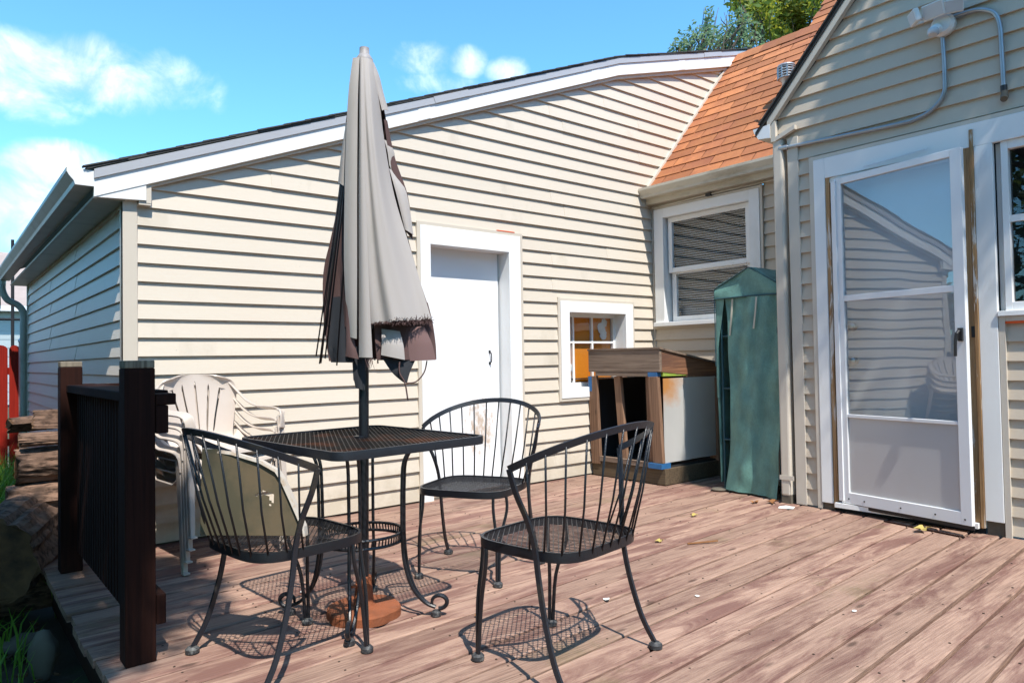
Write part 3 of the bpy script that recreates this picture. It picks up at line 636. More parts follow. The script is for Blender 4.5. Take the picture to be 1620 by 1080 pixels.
b = MB(); b.box((XD-.040, 1.3735, .035), (XD-.012, 1.391, 2.18)); b.build('split_stop', m_rot, jr)
b = MB(); b.box((XD-.028, 2.176, .02), (XD+.12, 2.200, 2.11)); b.build('door_jamb', m_rot, hs, label='brown weathered hinge-side jamb')
MB().box((XD-.02, 1.425, 2.055), (XD+.12, 2.176, 2.085)).build('head_jamb', m_white, hs)
b = MB(); b.box((XD-.06, 1.40, .03), (XD+.12, 2.18, .058)); b.build('threshold', m_white, hs)
MB().box((XD-.01, 1.38, -.02), (XD+.3, 2.2, .029)).build('threshold_base', m_dark, hs)
# inner door with two knobs
idr = MB().box((XD+.075, 1.426, .059), (XD+.115, 2.175, 2.054)).build('inner_door', m_door, hs)
for zz in (1.145, .931):
    b = MB(); b.lathe([(.028,0),(.028,.006),(.014,.010),(.014,.022),(.027,.034),(.030,.046),(.022,.056),(.004,.058)], (0,0,0), 20)
    k = MB(); k.add([(XD+.074-z_, 2.098+x_, zz+y_) for x_, y_, z_ in b.v], b.f); k.build('knob', m_steel, idr, smooth=True, sharp=50)
# storm door, ajar on its left hinges
hx = Vector((4.372, 2.140)); td = Vector((-.128, -.752)).normalized(); nd = Vector((td.y, -td.x)); DS = .977
def sdp(s, z, o=0):
    s *= DS
    return Vector((hx.x+td.x*s+nd.x*o, hx.y+td.y*s+nd.y*o, z))
def sbox(mb, s0, s1, z0, z1, o0=-.015, o1=.015):
    return mb.add([sdp(s0,z0,o0), sdp(s1,z0,o0), sdp(s1,z0,o1), sdp(s0,z0,o1), sdp(s0,z1,o0), sdp(s1,z1,o0), sdp(s1,z1,o1), sdp(s0,z1,o1)], [(0,3,2,1),(4,5,6,7),(0,1,5,4),(1,2,6,5),(2,3,7,6),(3,0,4,7)])
b = MB(); sbox(b, 0, .052, .062, 2.066); sbox(b, .722, .780, .062, 2.066); sbox(b, .052, .722, 2.026, 2.0655, -.0148, .0148); sbox(b, .052, .722, .0625, .130, -.0148, .0148)
sd = b.build('storm_door', m_whitem, hs, bevel=.002)
b = MB(); sbox(b, .053, .721, 1.300, 1.336, -.010, .013); b.build('mid_rail', m_whitem, sd, bevel=.002)
b = MB(); sbox(b, .053, .721, .588, .608, -.010, .013); b.build('kick_rail', m_whitem, sd, bevel=.002)
b = MB(); sbox(b, .052, .723, 1.336, 2.027, -.002, .001); b.build('upper_pane', m_glassd, sd)
b = MB(); sbox(b, .052, .723, .606, 1.301, -.004, -.001); b.build('lower_pane', m_glassd, sd)
def kick():
    M_ = bpy.data.materials.new('kick_panel_white'); M_.use_nodes = True; nt = M_.node_tree; nt.nodes.clear()
    o = N(nt, 'ShaderNodeTexCoord').outputs['Object']; nz = N(nt, 'ShaderNodeTexNoise', {'Vector': o, 'Scale': 2.5, 'Detail': 3.0}).outputs[0]
    d = N(nt, 'ShaderNodeBsdfDiffuse', {'Color': mix(nt, nz, (.60,.60,.60), (.72,.72,.72))}); t = N(nt, 'ShaderNodeBsdfTranslucent', {'Color': (.7,.7,.72,1)}); gl_ = N(nt, 'ShaderNodeBsdfGlossy', {'Roughness': .18})
    s = N(nt, 'ShaderNodeMixShader', {0: .35, 1: d.outputs[0], 2: t.outputs[0]}).outputs[0]
    s = N(nt, 'ShaderNodeMixShader', {0: math_(nt, 'MULTIPLY', N(nt, 'ShaderNodeFresnel', {'IOR': 1.5}).outputs[0], 1.2, True), 1: s, 2: gl_.outputs[0]}).outputs[0]
    nt.links.new(s, N(nt, 'ShaderNodeOutputMaterial').inputs[0]); return M_
b = MB(); sbox(b, .052, .723, .129, .589, -.002, .002); b.build('kick_panel', kick(), sd)
b = MB(); sbox(b, -.012, .018, .075, 2.05, .015, .024); b.build('hinge_strip', m_whitem, sd)
for i, s in enumerate((.045, .15, .38, .58, .74)): b = MB(); sbox(b, s, s+.008, .088, .096, .0148, .0165); b.build('screw', m_dark, sd)
b = MB(); sbox(b, -.004, .784, .040, .0605, -.004, .004); b.build('door_sweep', m_blackp, sd)
b = MB(); sbox(b, .742, .768, 1.035, 1.105, .015, .030); b.tube([sdp(.752,1.09,.030), sdp(.750,1.075,.050), sdp(.744,1.03,.054), sdp(.742,.955,.052)], [.009,.010,.009,.008], 8); b.build('handle', m_blackp, sd, bevel=.003)
MB().box((XD-.036, 1.378, 1.055), (XD-.031, 1.41, 1.115)).build('strike_plate', m_blackp, hs)
MB().bar((XD-.05, 1.60, 2.128), (XD-.05, 1.95, 2.105), .006, .008).build('closer_rod', m_whitem, hs)
# window right of the door, mostly outside the picture
b = MB(); ya, yb_ = .45, 1.252; b.box((XD-.02, ya, 1.19), (XD+.02, ya+.045, 2.085)); b.box((XD-.02, yb_-.032, 1.19), (XD+.02, yb_, 2.085)); b.box((XD-.0195, ya+.045, 2.040), (XD+.02, yb_-.032, 2.085)); b.box((XD-.0195, ya+.045, 1.19), (XD+.02, yb_-.032, 1.235)); w2 = b.build('window', m_white, hs, bevel=.002)
MB().box((XD+.02, yb_, 1.16), (XD+.06, 1.285, 2.086)).build('reveal', m_white, w2)
MB().box((XD-.045, .4, 1.162), (XD, 1.283, 1.189)).build('sill', m_white, w2, bevel=.002)
MB().box((XD-.012, ya+.045, 1.655), (XD+.018, yb_-.032, 1.69)).build('meeting_rail', m_white, w2)
MB().box((XD+.012, ya+.045, 1.69), (XD+.014, yb_-.032, 2.04)).build('pane', m_glass, w2); MB().box((XD+.006, ya+.045, 1.235), (XD+.008, yb_-.032, 1.655)).build('pane', m_glass, w2)
MB().box((XD+.2, ya-.2, 1.0), (XD+.21, yb_+.2, 2.3)).build('dark_backing', m_dark, w2)
b = MB(); b.box((XD-.028, .4, 1.135), (XD, 1.254, 1.160)); b.build('channel', m_trimtan, w2); MB().box((XD-.026, 1.05, 1.122), (XD-.012, 1.254, 1.1345)).build('orange_tape', bpy.data.materials['orange_tape'], w2)

# ================================================================== conduit and flood light on the gable
XC = XD-.026
cp = [(XC,2.49,2.348),(XC,2.221,2.334),(XC,1.834,2.316),(XC,1.694,2.311)] 
P = [Vector(p) for p in cp] + spline([(XC,1.694,2.311),(XC,1.592,2.335),(XC,1.525,2.39),(XC,1.503,2.447)], 5)[1:] + [Vector((XC,1.503,2.591)), Vector((XC,1.508,2.75))]
cd = empty('conduit', (XC, 1.7, 2.31), 'thin grey conduit running along the gable siding and bending up to the lamp', 'pipe')
MB().tube(P, .0115, 10).build('pipe', m_conduit, cd, smooth=True, sharp=60)
b = MB(); b.tube([(XC,2.445,2.346),(XC,2.505,2.349)], .017, 10); b.tube([(XC+.0,2.50,2.350),(XC+.03,2.52,2.345)], .018, 10); b.build('elbow_fitting', m_galv, cd, smooth=True, sharp=50)
cd2 = empty('conduit', (XC, 1.25, 2.36), 'thin grey conduit arching from the lamp down to an open elbow', 'pipe')
P = spline([(XC,1.46,2.828),(XC,1.356,2.826),(XC,1.297,2.806),(XC,1.254,2.769),(XC,1.234,2.703),(XC,1.229,2.60)], 5) + [Vector((XC,1.225,2.362))]
MB().tube(P, .0115, 10).build('pipe', m_conduit, cd2, smooth=True, sharp=60)
b = MB(); b.tube([(XC,1.225,2.375),(XC,1.224,2.335)], .016, 10); b.build('coupling', m_blackp, cd2, smooth=True, sharp=50)
b = MB(); b.tube([(XC,1.224,2.345),(XC-.002,1.222,2.318),(XC-.03,1.218,2.295)], [.016,.019,.017], 10); b.build('elbow_fitting', m_stone, cd2, smooth=True, sharp=50)
fl = empty('flood_light', (XD-.03, 1.49, 2.80), 'white motion sensor flood light with three flat lamp heads on the gable', 'lamp')
def knuckle(mb, c, n, r, h, k=18):
    n = Vector(n).normalized(); x = n.orthogonal().normalized(); y = n.cross(x); c = Vector(c)
    vs = []; prof = [(r*.9, 0), (r, h*.15), (r, h*.7), (r*.75, h)]
    for q, z in prof: vs += [c+n*z+x*q*math.cos(2*math.pi*j/k)+y*q*math.sin(2*math.pi*j/k) for j in range(k)]
    mb.add(vs, [(i*k+j, i*k+(j+1)%k, (i+1)*k+(j+1)%k, (i+1)*k+j) for i in range(3) for j in range(k)]+[tuple(range(k-1,-1,-1)), tuple(range(3*k,4*k))]); return mb
knuckle(MB(), (XD-.016,1.497,2.795), (-1,0,0), .062, .05).build('base', m_lightw, fl, smooth=True, sharp=40)
def head(c, n, w, h, t, nm='lamp_head'):
    n = Vector(n).normalized(); u = Vector((0,0,1)); x = n.cross(u).normalized(); u = x.cross(n); c = Vector(c)
    o = MB().obox(c, x*w/2, u*h/2, n*t/2).build(nm, m_lightw, fl, bevel=.006)
    MB().obox(c+n*(t/2+.001), x*(w/2-.007), u*(h/2-.007), n*.001).build('lens', m_lens, o)
    MB().bar(c-n*t*.5, Vector((XD-.06,1.497,2.80))*.35+c*.65, .018, .018).build('arm', m_lightw, o)
head((XD-.105,1.520,2.868), (-.80,.10,-.30), .115, .085, .028); head((XD-.085,1.428,2.862), (-.75,-.35,-.35), .095, .072, .028); head((XD-.10,1.622,2.868), (-.60,.72,-.25), .095, .072, .030)
b = MB(); knuckle(b, (XD-.066,1.515,2.775), (-.75,.25,-.45), .030, .05); sen = b.build('sensor', m_lightw, fl, smooth=True, sharp=40)
b = MB(); knuckle(b, (XD-.098,1.526,2.765), (-.25,.05,-1), .030, .034); b.build('sensor_eye', m_lens, sen, smooth=True, sharp=40)

# ================================================================== PATIO TABLE
TZ = .690
tb = empty('patio_table', (1.295, 2.525, 0), 'square black wrought iron mesh patio table with scroll feet', 'table', rz=R(5))
def rrect(hx_, hy_, r, n=6):
    out = []
    for cx, cy, a0 in ((hx_-r, hy_-r, 0), (-hx_+r, hy_-r, 90), (-hx_+r, -hy_+r, 180), (hx_-r, -hy_+r, 270)):
        for i in range(n+1):
            a = R(a0+90*i/n); out.append((cx+r*math.cos(a), cy+r*math.sin(a)))
    return out
HX, HY = .325, .385
def ring(pl, z0, z1, inset):
    b = MB(); n = len(pl)
    cx = [Vector((x, y, 0)) for x, y in pl]; ins = [v - v.normalized()*inset for v in cx]
    L = [[(v.x, v.y, z0) for v in ins], [(v.x, v.y, z0) for v in cx], [(v.x*1.003, v.y*1.003, (z0+z1)/2) for v in cx], [(v.x, v.y, z1) for v in cx], [(v.x, v.y, z1) for v in ins]]
    vs = [p for r_ in L for p in r_]; k = len(L)
    return b.add(vs, [(i*n+j, i*n+(j+1)%n, ((i+1)%k)*n+(j+1)%n, ((i+1)%k)*n+j) for i in range(k) for j in range(n)])
ring(rrect(HX, HY, .06), TZ-.030, TZ, .014).build('rim', m_blackrail, tb, local=True, smooth=True, sharp=50)
def meshpanel(inside, half, pitch, ang, w, z):
    """expanded metal: two crossing families of flat strands clipped to an outline"""
    b = MB()
    for sgn in (1, -1):
        a = R(ang)*sgn; d = Vector((math.cos(a), math.sin(a), 0)); n = Vector((-math.sin(a), math.cos(a), 0))
        k = -half
        while k < half:
            ts = np.linspace(-half, half, 260); ok = [inside(n.x*k+d.x*t, n.y*k+d.y*t) for t in ts]
            i = 0
            while i < len(ts):
                if ok[i]:
                    j = i
                    while j+1 < len(ts) and ok[j+1]: j += 1
                    if j > i: b.bar(n*k+d*ts[i]+Vector((0,0,z+sgn*.0006)), n*k+d*ts[j]+Vector((0,0,z+sgn*.0006)), w, .0022)
                    i = j+1
                else: i += 1
            k += pitch
    return b
def inr(x, y, hx_=HX-.005, hy_=HY-.005, r=.055):
    ax, ay = abs(x), abs(y)
    if ax > hx_ or ay > hy_: return False
    if ax > hx_-r and ay > hy_-r: return (ax-hx_+r)**2+(ay-hy_+r)**2 < r*r
    return x*x+y*y > .024**2
meshpanel(inr, .52, .0165, 62, .0032, TZ-.006).build('mesh_top', m_topmesh, tb, local=True, kind='stuff')
b = MB(); b.lathe([(.023,TZ-.03),(.026,TZ-.03),(.026,TZ+.002),(.023,TZ+.002)], (0,0,0), 20); b.build('pole_collar', m_black, tb, local=True)
b = MB(); b.bar((-HX+.01,0,TZ-.018), (HX-.01,0,TZ-.018), .018, .004); b.bar((0,-HY+.01,TZ-.022), (0,HY-.01,TZ-.022), .018, .004); b.build('cross_brace', m_black, tb, local=True)
for sx, sy in ((1,1),(1,-1),(-1,1),(-1,-1)):
    b = MB(); dx, dy = sx*.66, sy*.75; q = Vector((-dy, dx, 0)).normalized()
    for e in (-1, 1):
        prof = [(.30,TZ-.022),(.255,TZ-.022),(.205,TZ-.045),(.172,TZ-.10),(.165,.50),(.163,.40),(.163,.30),(.172,.20),(.200,.11),(.245,.055),(.285,.036)]
        pts = [Vector((dx*r_, dy*r_, z_)) + q*e*(.020 if z_ > .16 else .020*z_/.16) for r_, z_ in prof]
        b.tube(spline(pts, 4), .0065, 7)
    sc_ = [(.285+.038*math.sin(t)+.01, .036+.034*(1-math.cos(t))*.95) for t in np.linspace(0, 4.6, 14)]
    sc_ = [(.285+.036*math.sin(t)*(1-.06*t)+.012, .030+.030*(1-math.cos(t))*(1-.05*t)) for t in np.linspace(0, 4.9, 16)]
    b.tube([Vector((dx*r_, dy*r_, z_)) for r_, z_ in sc_], [.0085]*10+[.008,.0075,.007,.007,.006,.005], 7)
    lg = b.build('leg', m_black, tb, local=True, smooth=True, sharp=50)
    MB().lathe([(.015,0),(.019,.003),(.019,.018),(.012,.024)], (dx*.287, dy*.287, 0), 14).build('foot_pad', m_rubber, lg, local=True, smooth=True, sharp=40)
b = MB(); n = 36; rr = .158
for z0 in (.292, .322):
    b.tube([(rr*math.cos(2*math.pi*j/n), rr*math.sin(2*math.pi*j/n), z0) for j in range(n+1)], .006, 7, caps=False)
for j in range(72):
    a = 2*math.pi*j/72; b.bar((rr*math.cos(a), rr*math.sin(a), .290), (rr*math.cos(a+.03), rr*math.sin(a+.03), .324), .004, .004, (1,0,0))
b.build('ring', m_black, tb, local=True, smooth=True, sharp=50)

# ================================================================== PATIO CHAIRS
SZ = .405
SA, SB, SE, SCY = .219, .207, 4.2, .010
def sup(x, y, a=.219, b_=.207, e=4.2, cy=.010): return abs(x/a)**e + abs((y-cy)/b_)**e
def make_chair(label):
    c = empty('patio_chair', (0,0,0), label, 'chair', 'wrought iron chairs around the patio table')
    pl = []
    for j in range(56):
        a = 2*math.pi*j/56; cx, sx = math.cos(a), math.sin(a); r_ = (abs(cx/SA)**SE+abs(sx/SB)**SE)**(-1/SE); pl.append((r_*cx, r_*sx+SCY))
    ring(pl, SZ-.031, SZ, .009).build('seat_rim', m_black, c, local=True, smooth=True, sharp=60)
    meshpanel(lambda x, y: sup(x, y) < .93, .34, .0165, 38, .0025, SZ-.006).build('seat_mesh', m_black, c, local=True, kind='stuff')
    ph = np.linspace(0, math.pi, 41)
    rail = [Vector((.298*math.cos(p), -.044-.258*math.sin(p), .655+.118*math.sin(p))) for p in ph]
    ups = [Vector((.20*math.cos(p), -.25*math.sin(p)-.02, 1)) for p in ph]
    MB().sweep(rail, .006, .022, ups).build('back_rail', m_blackrail, c, local=True, smooth=True, sharp=40)
    for i in range(13):
        p = math.pi*(.075+.85*i/12); t = Vector((.298*math.cos(p), -.044-.258*math.sin(p), .655+.118*math.sin(p)-.004))
        a = math.pi*(1.08+.84*(12-i)/12); cx, sx = math.cos(a), math.sin(a); r_ = (abs(cx/SA)**SE+abs(sx/SB)**SE)**(-1/SE)
        bt = Vector((r_*cx*.97, r_*sx*.985+SCY, SZ-.020))
        MB().tube([bt, bt*.55+t*.45+Vector((0,-.006,-.004)), t], .0036, 6).build('spindle', m_black, c, local=True, smooth=True)
    for s in (-1, 1):
        pts = spline([(s*.298,-.044,.655),(s*.283,-.058,.58),(s*.256,-.076,.50),(s*.238,-.087,.42),(s*.233,-.096,.33),(s*.236,-.118,.22),(s*.243,-.156,.10),(s*.249,-.200,.022)], 4)
        lg = MB().sweep(pts, .016, .009, (s,0,.2)).build('rear_leg', m_blackrail, c, local=True, smooth=True, sharp=40)
        MB().lathe([(.016,0),(.023,.004),(.023,.016),(.014,.024)], (s*.249,-.203,0), 16).build('foot_pad', m_rubber, lg, local=True, smooth=True, sharp=40)
        b = MB()
        for q0, q1 in (((s*.172,.188), (s*.190,.203)), ((s*.212,.135), (s*.197,.193))):
            b.tube(spline([(q0[0],q0[1],SZ-.03), (q0[0]*1.012,q0[1]*1.02,SZ-.09), (q1[0]*.97+q0[0]*.03,q1[1]*.7+q0[1]*.3,.19), (q1[0],q1[1],.018)], 4), .0068, 7)
        lg = b.build('front_leg', m_black, c, local=True, smooth=True, sharp=50)
        MB().lathe([(.016,0),(.021,.004),(.021,.016),(.013,.024)], (s*.193,.199,0), 16).build('foot_pad', m_rubber, lg, local=True, smooth=True, sharp=40)
    return c
chA = make_chair('black iron chair left of the table holding a broken tray')
chA.location = (.922, 2.368, 0); chA.rotation_euler.z = R(-83)
for lab, x, y, r_ in (('black iron chair nearest the camera with its back to the viewer', 1.609, 1.736, 9.5), ('black iron chair in front of the white garage door', 1.975, 2.709, 119)):
    c = copy_tree(chA); c.location = (x, y, 0); c.rotation_euler.z = R(r_); c['label'] = lab
# broken tray standing on the left chair
tray = empty('broken_tray', (.84, 2.36, .41), 'olive plastic tray with a torn hole propped on the left iron chair', 'tray')
tu = Vector((.715, -.699, 0)); tn = Vector((-.62, -.70, .22)).normalized(); tv = Vector((.10, .10, 1)).normalized()
def tp(x, y, z): return Vector((.730, 2.470, .413)) + tu*x - tn*y + tv*z - Vector((.05,.05,0))*z
def tlim(z): return .302 if z < .02 else (.302-(z-.02)*.095/.19 if z < .21 else .207-(z-.21)*3.2)
def tside(x): return .285-.30*max(0, x-.0) if x < .14 else .243-.55*(x-.14)
def ttop(x): return .285-.30*max(0, x) if x < .14 else (.243-.55*(x-.14) if x < .207 else .206-(x-.207)*.190/.095)
def tw(x, z): return .012*math.sin(9*x)*z/.28+.010*(max(0, x-.12)/.15)**2
b = MB(); nu, nv = 44, 36; fs = []
b.v = [tuple(tp(-.05+.352*i/nu, tw(-.05+.352*i/nu, ttop(-.05+.352*i/nu)*j/nv), ttop(-.05+.352*i/nu)*j/nv)) for j in range(nv+1) for i in range(nu+1)]
for j in range(nv):
    for i in range(nu):
        xm = -.05+.352*(i+.5)/nu; zm = ttop(xm)*(j+.5)/nv; hx_, hz_ = xm-.165, zm-.120
        if (hx_/.034)**2+(hz_/.026)**2 < 1 and not ((hx_+.010)/.032)**2+((hz_+.010)/.024)**2 < 1: continue
        fs.append((j*(nu+1)+i, j*(nu+1)+i+1, (j+1)*(nu+1)+i+1, (j+1)*(nu+1)+i))
b.f = fs
b.build('sheet', m_tray, tray, solid=.003)
b = MB(); lip = [(.304,.0,.0),(.300,.0,.03),(.262,.0,.11),(.225,.0,.185),(.205,.0,.213),(.15,.0,.243),(.05,.0,.272),(-.05,.0,.285)]
b.sweep([tp(x_, .016, z_) for x_, y_, z_ in lip], .034, .010, [tv*1.0+tu*.8 if i < 4 else tv for i in range(len(lip))]); b.build('edge_lip', m_trayw, tray)

# ================================================================== UMBRELLA AND BASE
UO = Vector((1.30, 2.525, 0)); US = Vector((.7745, -.6325, 0)); UW = Vector((-.6325, -.7745, 0))
def up_(px, py, w):   # sketch units of the folded canopy -> metres round the pole: sideways, height, towards the yard
    z = 1 + (563.5-py)/401; s = (px-(575.8+(py-563.5)*.0117))/405
    return UO + US*s + UW*w + Vector((0,0,z))
um = empty('umbrella', (1.30, 2.525, .08), 'closed torn grey patio umbrella standing through the table', 'umbrella')
MB().tube([UO+Vector((0,0,.10)), UO+US*.012+Vector((0,0,1.1)), UO+US*.026+Vector((0,0,2.16))], .0195, 16).build('pole', m_black, um, smooth=True, sharp=60)
b = MB(); tpx = UO+US*.027+Vector((0,0,2.150)); b.lathe([(.031,0),(.035,.008),(.033,.020),(.024,.034),(.020,.038),(.019,.064),(.006,.068)], tpx, 20); b.build('finial', mat('finial_grey', (.30,.28,.28), .55), um, smooth=True, sharp=50)
def panel(left, right, mt, name='canopy_panel', cols=7, bulge=.03, fold=.0, seed=0, sub=5, ragged=0):
    """left/right: lists of (px, py, w) of equal length; a cloth strip between them, bulging towards the yard"""
    L = spline([up_(*p) for p in left], sub); Rr = spline([up_(*p) for p in right], sub); r_ = random.Random(seed); ph_ = r_.random()*6
    rows = []
    for i, (a, c) in enumerate(zip(L, Rr)):
        v = i/(len(L)-1); row = []
        for j in range(cols+1):
            t = j/cols; p = a.lerp(c, t) + UW*(bulge*math.sin(math.pi*t)*min(1, v*2+.15) + fold*(math.sin(t*9+ph_+v*2.2)+.5*math.sin(t*21+ph_*2-v*3))*v)
            if i == len(L)-1 and ragged: p = p + Vector((0,0,r_.uniform(-ragged, ragged)))
            row.append(p)
        rows.append(row)
    return MB().grid(rows).build(name, mt, um, smooth=True, solid=.0018)
panel([(566,98,.035),(561,150,.05),(558,220,.06),(556,320,.065),(555,430,.06),(560,533,.05)], [(577,98,.040),(577,150,.066),(577,220,.078),(577,320,.085),(577,430,.085),(576,537,.08)], m_canvas, bulge=.006, seed=1)
panel([(578,98,.040),(579,150,.062),(579,220,.072),(579,320,.078),(579,440,.075),(579,565,.07)], [(583,98,.042),(585,150,.068),(588,220,.082),(591,320,.090),(595,440,.092),(601,566,.088)], m_canvas, bulge=.012, seed=2, cols=5)
panel([(582,98,.036),(584,150,.064),(587,220,.078),(590,320,.086),(594,440,.086),(598,514,.082)], [(595,98,.012),(604,150,.010),(612,220,.005),(628,310,.0),(655,400,-.005),(687,508,-.012)], m_canvas, bulge=.045, fold=.011, seed=3, cols=22, ragged=.004)
panel([(590,100,.02),(596,120,.02),(602,145,.015),(610,178,.01)], [(596,100,.0),(604,120,-.01),(610,145,-.015),(618,174,-.02)], m_canvas, bulge=.01, seed=4, cols=4)
panel([(612,222,-.005),(617,240,-.01),(620,262,-.01)], [(618,224,-.02),(627,242,-.03),(625,276,-.03)], m_canvas, bulge=.006, seed=5, cols=4)
panel([(620,268,-.005),(632,310,-.005),(645,365,-.01)], [(628,272,-.03),(646,305,-.035),(657,372,-.03)], m_canvas, bulge=.012, seed=6, cols=5)
panel([(612,190,-.004),(620,250,-.012),(634,310,-.016),(640,360,-.02)], [(616,190,-.02),(628,250,-.03),(648,310,-.04),(656,380,-.035)], m_brown, bulge=.004, seed=7, cols=3)
# brown underside and torn hem on the right
panel([(602,480,.03),(600,510,.035),(602,545,.04),(604,570,.045)], [(680,480,-.03),(687,510,-.03),(692,545,-.035),(694,570,-.03)], m_brown, bulge=.02, fold=.012, seed=8, cols=9)
panel([(612,522,.050),(613,545,.058),(612,562,.060)], [(640,526,.044),(646,548,.050),(648,570,.050)], m_canvas, name='inner_lining', bulge=.012, seed=9, cols=5)
panel([(646,520,.020),(650,545,.025),(655,572,.028)], [(676,518,.004),(688,545,.004),(694,571,.002)], mat('canvas_brown_faded', (.17,.10,.095), .9, var=.15, bump=.3, bscale=(380,380,380)), bulge=.01, seed=10, cols=5)
# dark folds on the left
panel([(564,118,.0),(551,190,-.01),(545,240,-.015),(538,300,-.02),(528,360,-.03),(512,430,-.03),(514,512,-.02)], [(570,118,.03),(562,190,.045),(559,240,.05),(558,300,.05),(558,360,.05),(556,430,.05),(556,518,.045)], m_brown, bulge=-.02, fold=.01, seed=11, cols=7)
panel([(553,196,.010),(546,240,.008),(540,290,.005)], [(560,196,.03),(557,240,.03),(554,300,.028)], m_canvas, bulge=.01, seed=12, cols=4)
panel([(530,470,.0),(528,510,.0),(524,545,.0),(528,572,.0)], [(566,470,.05),(565,510,.05),(566,545,.05),(568,573,.05)], m_darkcloth, bulge=.01, fold=.01, seed=13, cols=6)
panel([(556,440,.054),(557,480,.056),(558,540,.056),(556,563,.05)], [(566,440,.058),(568,480,.060),(571,540,.060),(578,568,.06)], m_brown, bulge=.006, seed=14, cols=4)
# back of the folded canopy (seen from the garage side)
panel([(562,100,.0),(550,200,-.02),(536,320,-.03),(514,430,-.035),(516,510,-.03),(526,570,-.02)], [(596,100,-.01),(616,200,-.03),(634,320,-.04),(662,430,-.045),(686,510,-.045),(690,565,-.04)], m_brown, bulge=-.10, fold=.02, seed=15, cols=14)
panel([(566,100,-.02),(556,200,-.06),(548,320,-.09),(540,430,-.10),(545,520,-.09)], [(592,100,-.02),(606,200,-.06),(618,320,-.09),(636,430,-.10),(650,515,-.09)], m_canvas, bulge=-.06, fold=.012, seed=16, cols=10)
# frayed threads along the torn edges
fr = MB(); r_ = random.Random(4)
for i in range(330):
    t = r_.random()**.7; a = up_(598+89*t, 514-6*t, .082*(1-t)-.012*t+.045*math.sin(math.pi*t)+.002); L = r_.uniform(.006, .024)*(1+.7*(t > .4))
    d = Vector((r_.uniform(-.6,.6), r_.uniform(-.4,.2), r_.uniform(-1,.45))).normalized(); fr.bar(a, a+d*L*.6+UW*.006, .0014, .0011)
for i in range(60):
    t = r_.random(); a = up_(562-4*math.sin(3*t), 200+330*t, .048); fr.bar(a, a+Vector((r_.uniform(-.3,.3), -.2, r_.uniform(-.6,.6))).normalized()*r_.uniform(.005,.018), .0014, .001)
for i in range(14):
    a = up_(597+r_.uniform(-8,6), 566, .088); fr.bar(a, a+Vector((r_.uniform(-.4,.4), r_.uniform(-.4,.2), -1)).normalized()*r_.uniform(.02,.06), .0016, .0012)
fr.build('frayed_threads', m_brown, um, kind='stuff')
for (bx, by, w) in ((508,562,.03),(513,574,.026),(516,573,.034),(521,566,.02),(543,577,.056),(600,570,.03),(604,575,.02),(640,560,-.03),(670,560,-.05)):
    MB().tube([up_(576,112,.004), up_(576+(bx-576)*.45,300,w*.7), up_(bx, by, w)], .0028, 6).build('rib', m_black, um, smooth=True)
MB().tube([up_(572,548,.0), up_(575,600,.0)], .028, 14).build('runner', m_darkcloth, um, smooth=True, sharp=60)
panel([(566,560,.03),(566,590,.03),(570,612,.028)], [(584,560,.032),(586,590,.032),(584,616,.03)], m_darkcloth, name='loose_cloth', bulge=.008, seed=17, cols=3)
panel([(613,568,.04),(628,590,.035),(644,604,.03)], [(664,568,.02),(655,588,.025),(650,606,.03)], m_darkcloth, name='loose_cloth', bulge=.01, seed=18, cols=4)
b = MB(); b.tube(spline([up_(640,572,.05), up_(640,590,.052), up_(648,606,.045), up_(652,632,.04)], 4), .003, 6); b.tube(spline([up_(680,572,.0), up_(676,590,.01), up_(664,604,.02), up_(650,606,.04)], 5), .0026, 6); b.build('strap', m_brown, um, smooth=True)
bs = empty('cast_iron_stand', (1.30, 2.525, 0), 'rusty cast iron umbrella base with scalloped edge under the table', 'umbrella base')
pl = []
for j in range(64):
    a = 2*math.pi*j/64; r_ = .132 + .010*abs(math.sin(3.0*a+.6))**.7; pl.append((1.30+r_*math.cos(a), 2.525+r_*math.sin(a)))
b = MB(); n = len(pl); lv = [(1.0,0),(1.0,.030),(.965,.037),(.3,.043)]
vs = [(1.30+(x-1.30)*f, 2.525+(y-2.525)*f, z) for f, z in lv for x, y in pl]
b.add(vs, [(i*n+j, i*n+(j+1)%n, (i+1)*n+(j+1)%n, (i+1)*n+j) for i in range(3) for j in range(n)]+[tuple(range(n-1,-1,-1)), tuple(range(3*n,4*n))]); b.build('plate', m_rust, bs, smooth=True, sharp=30)
MB().lathe([(.047,.040),(.038,.052),(.034,.10),(.030,.15),(.028,.152)], (1.30,2.525,0), 20).build('stem', m_rust, bs, smooth=True, sharp=40)
MB().tube([(1.30-.03,2.525-.01,.125),(1.30-.06,2.525-.02,.125)], .006, 8).build('set_screw', m_rust, bs)

# ================================================================== RAILING
rl = empty('railing', (.54, 2.64, 0), 'short dark stained deck railing with square posts at the left edge', 'railing')
def rpost(x, y, zt, zb=-.3, w=.092):
    o = MB().box((x-w/2, y-w/2, zb), (x+w/2, y+w/2, zt-.026)).build('post', m_darkwood, rl, bevel=.004)
    MB().box((x-w/2+.001, y-w/2+.001, zt-.026), (x+w/2-.001, y+w/2-.001, zt)).build('bare_top', m_postend, o, bevel=.003)
rpost(.535, 2.648, .996, .0); rpost(.522, 4.03, 1.003, .0); rpost(.86, 4.165, .985, .0, .07)
MB().box((.582, 2.602, .750), (.622, 4.14, .844)).build('top_rail', m_darkwood, rl, bevel=.004)
MB().box((.5825, 2.601, .845), (.646, 2.694, .883)).build('cap_end', m_darkwood, rl, bevel=.004)
MB().box((.500, 2.696, .856), (.644, 4.16, .892)).build('cap_rail', m_darkwood, rl, bevel=.004)
MB().box((.582, 2.602, .118), (.612, 4.14, .217)).build('bottom_rail', m_darkwood, rl, bevel=.004)
y = 2.74
while y < 3.97:
    MB().box((.540, y, .10), (.578, y+.040, .855)).build('baluster', m_darkwood, rl, bevel=.003); y += .056
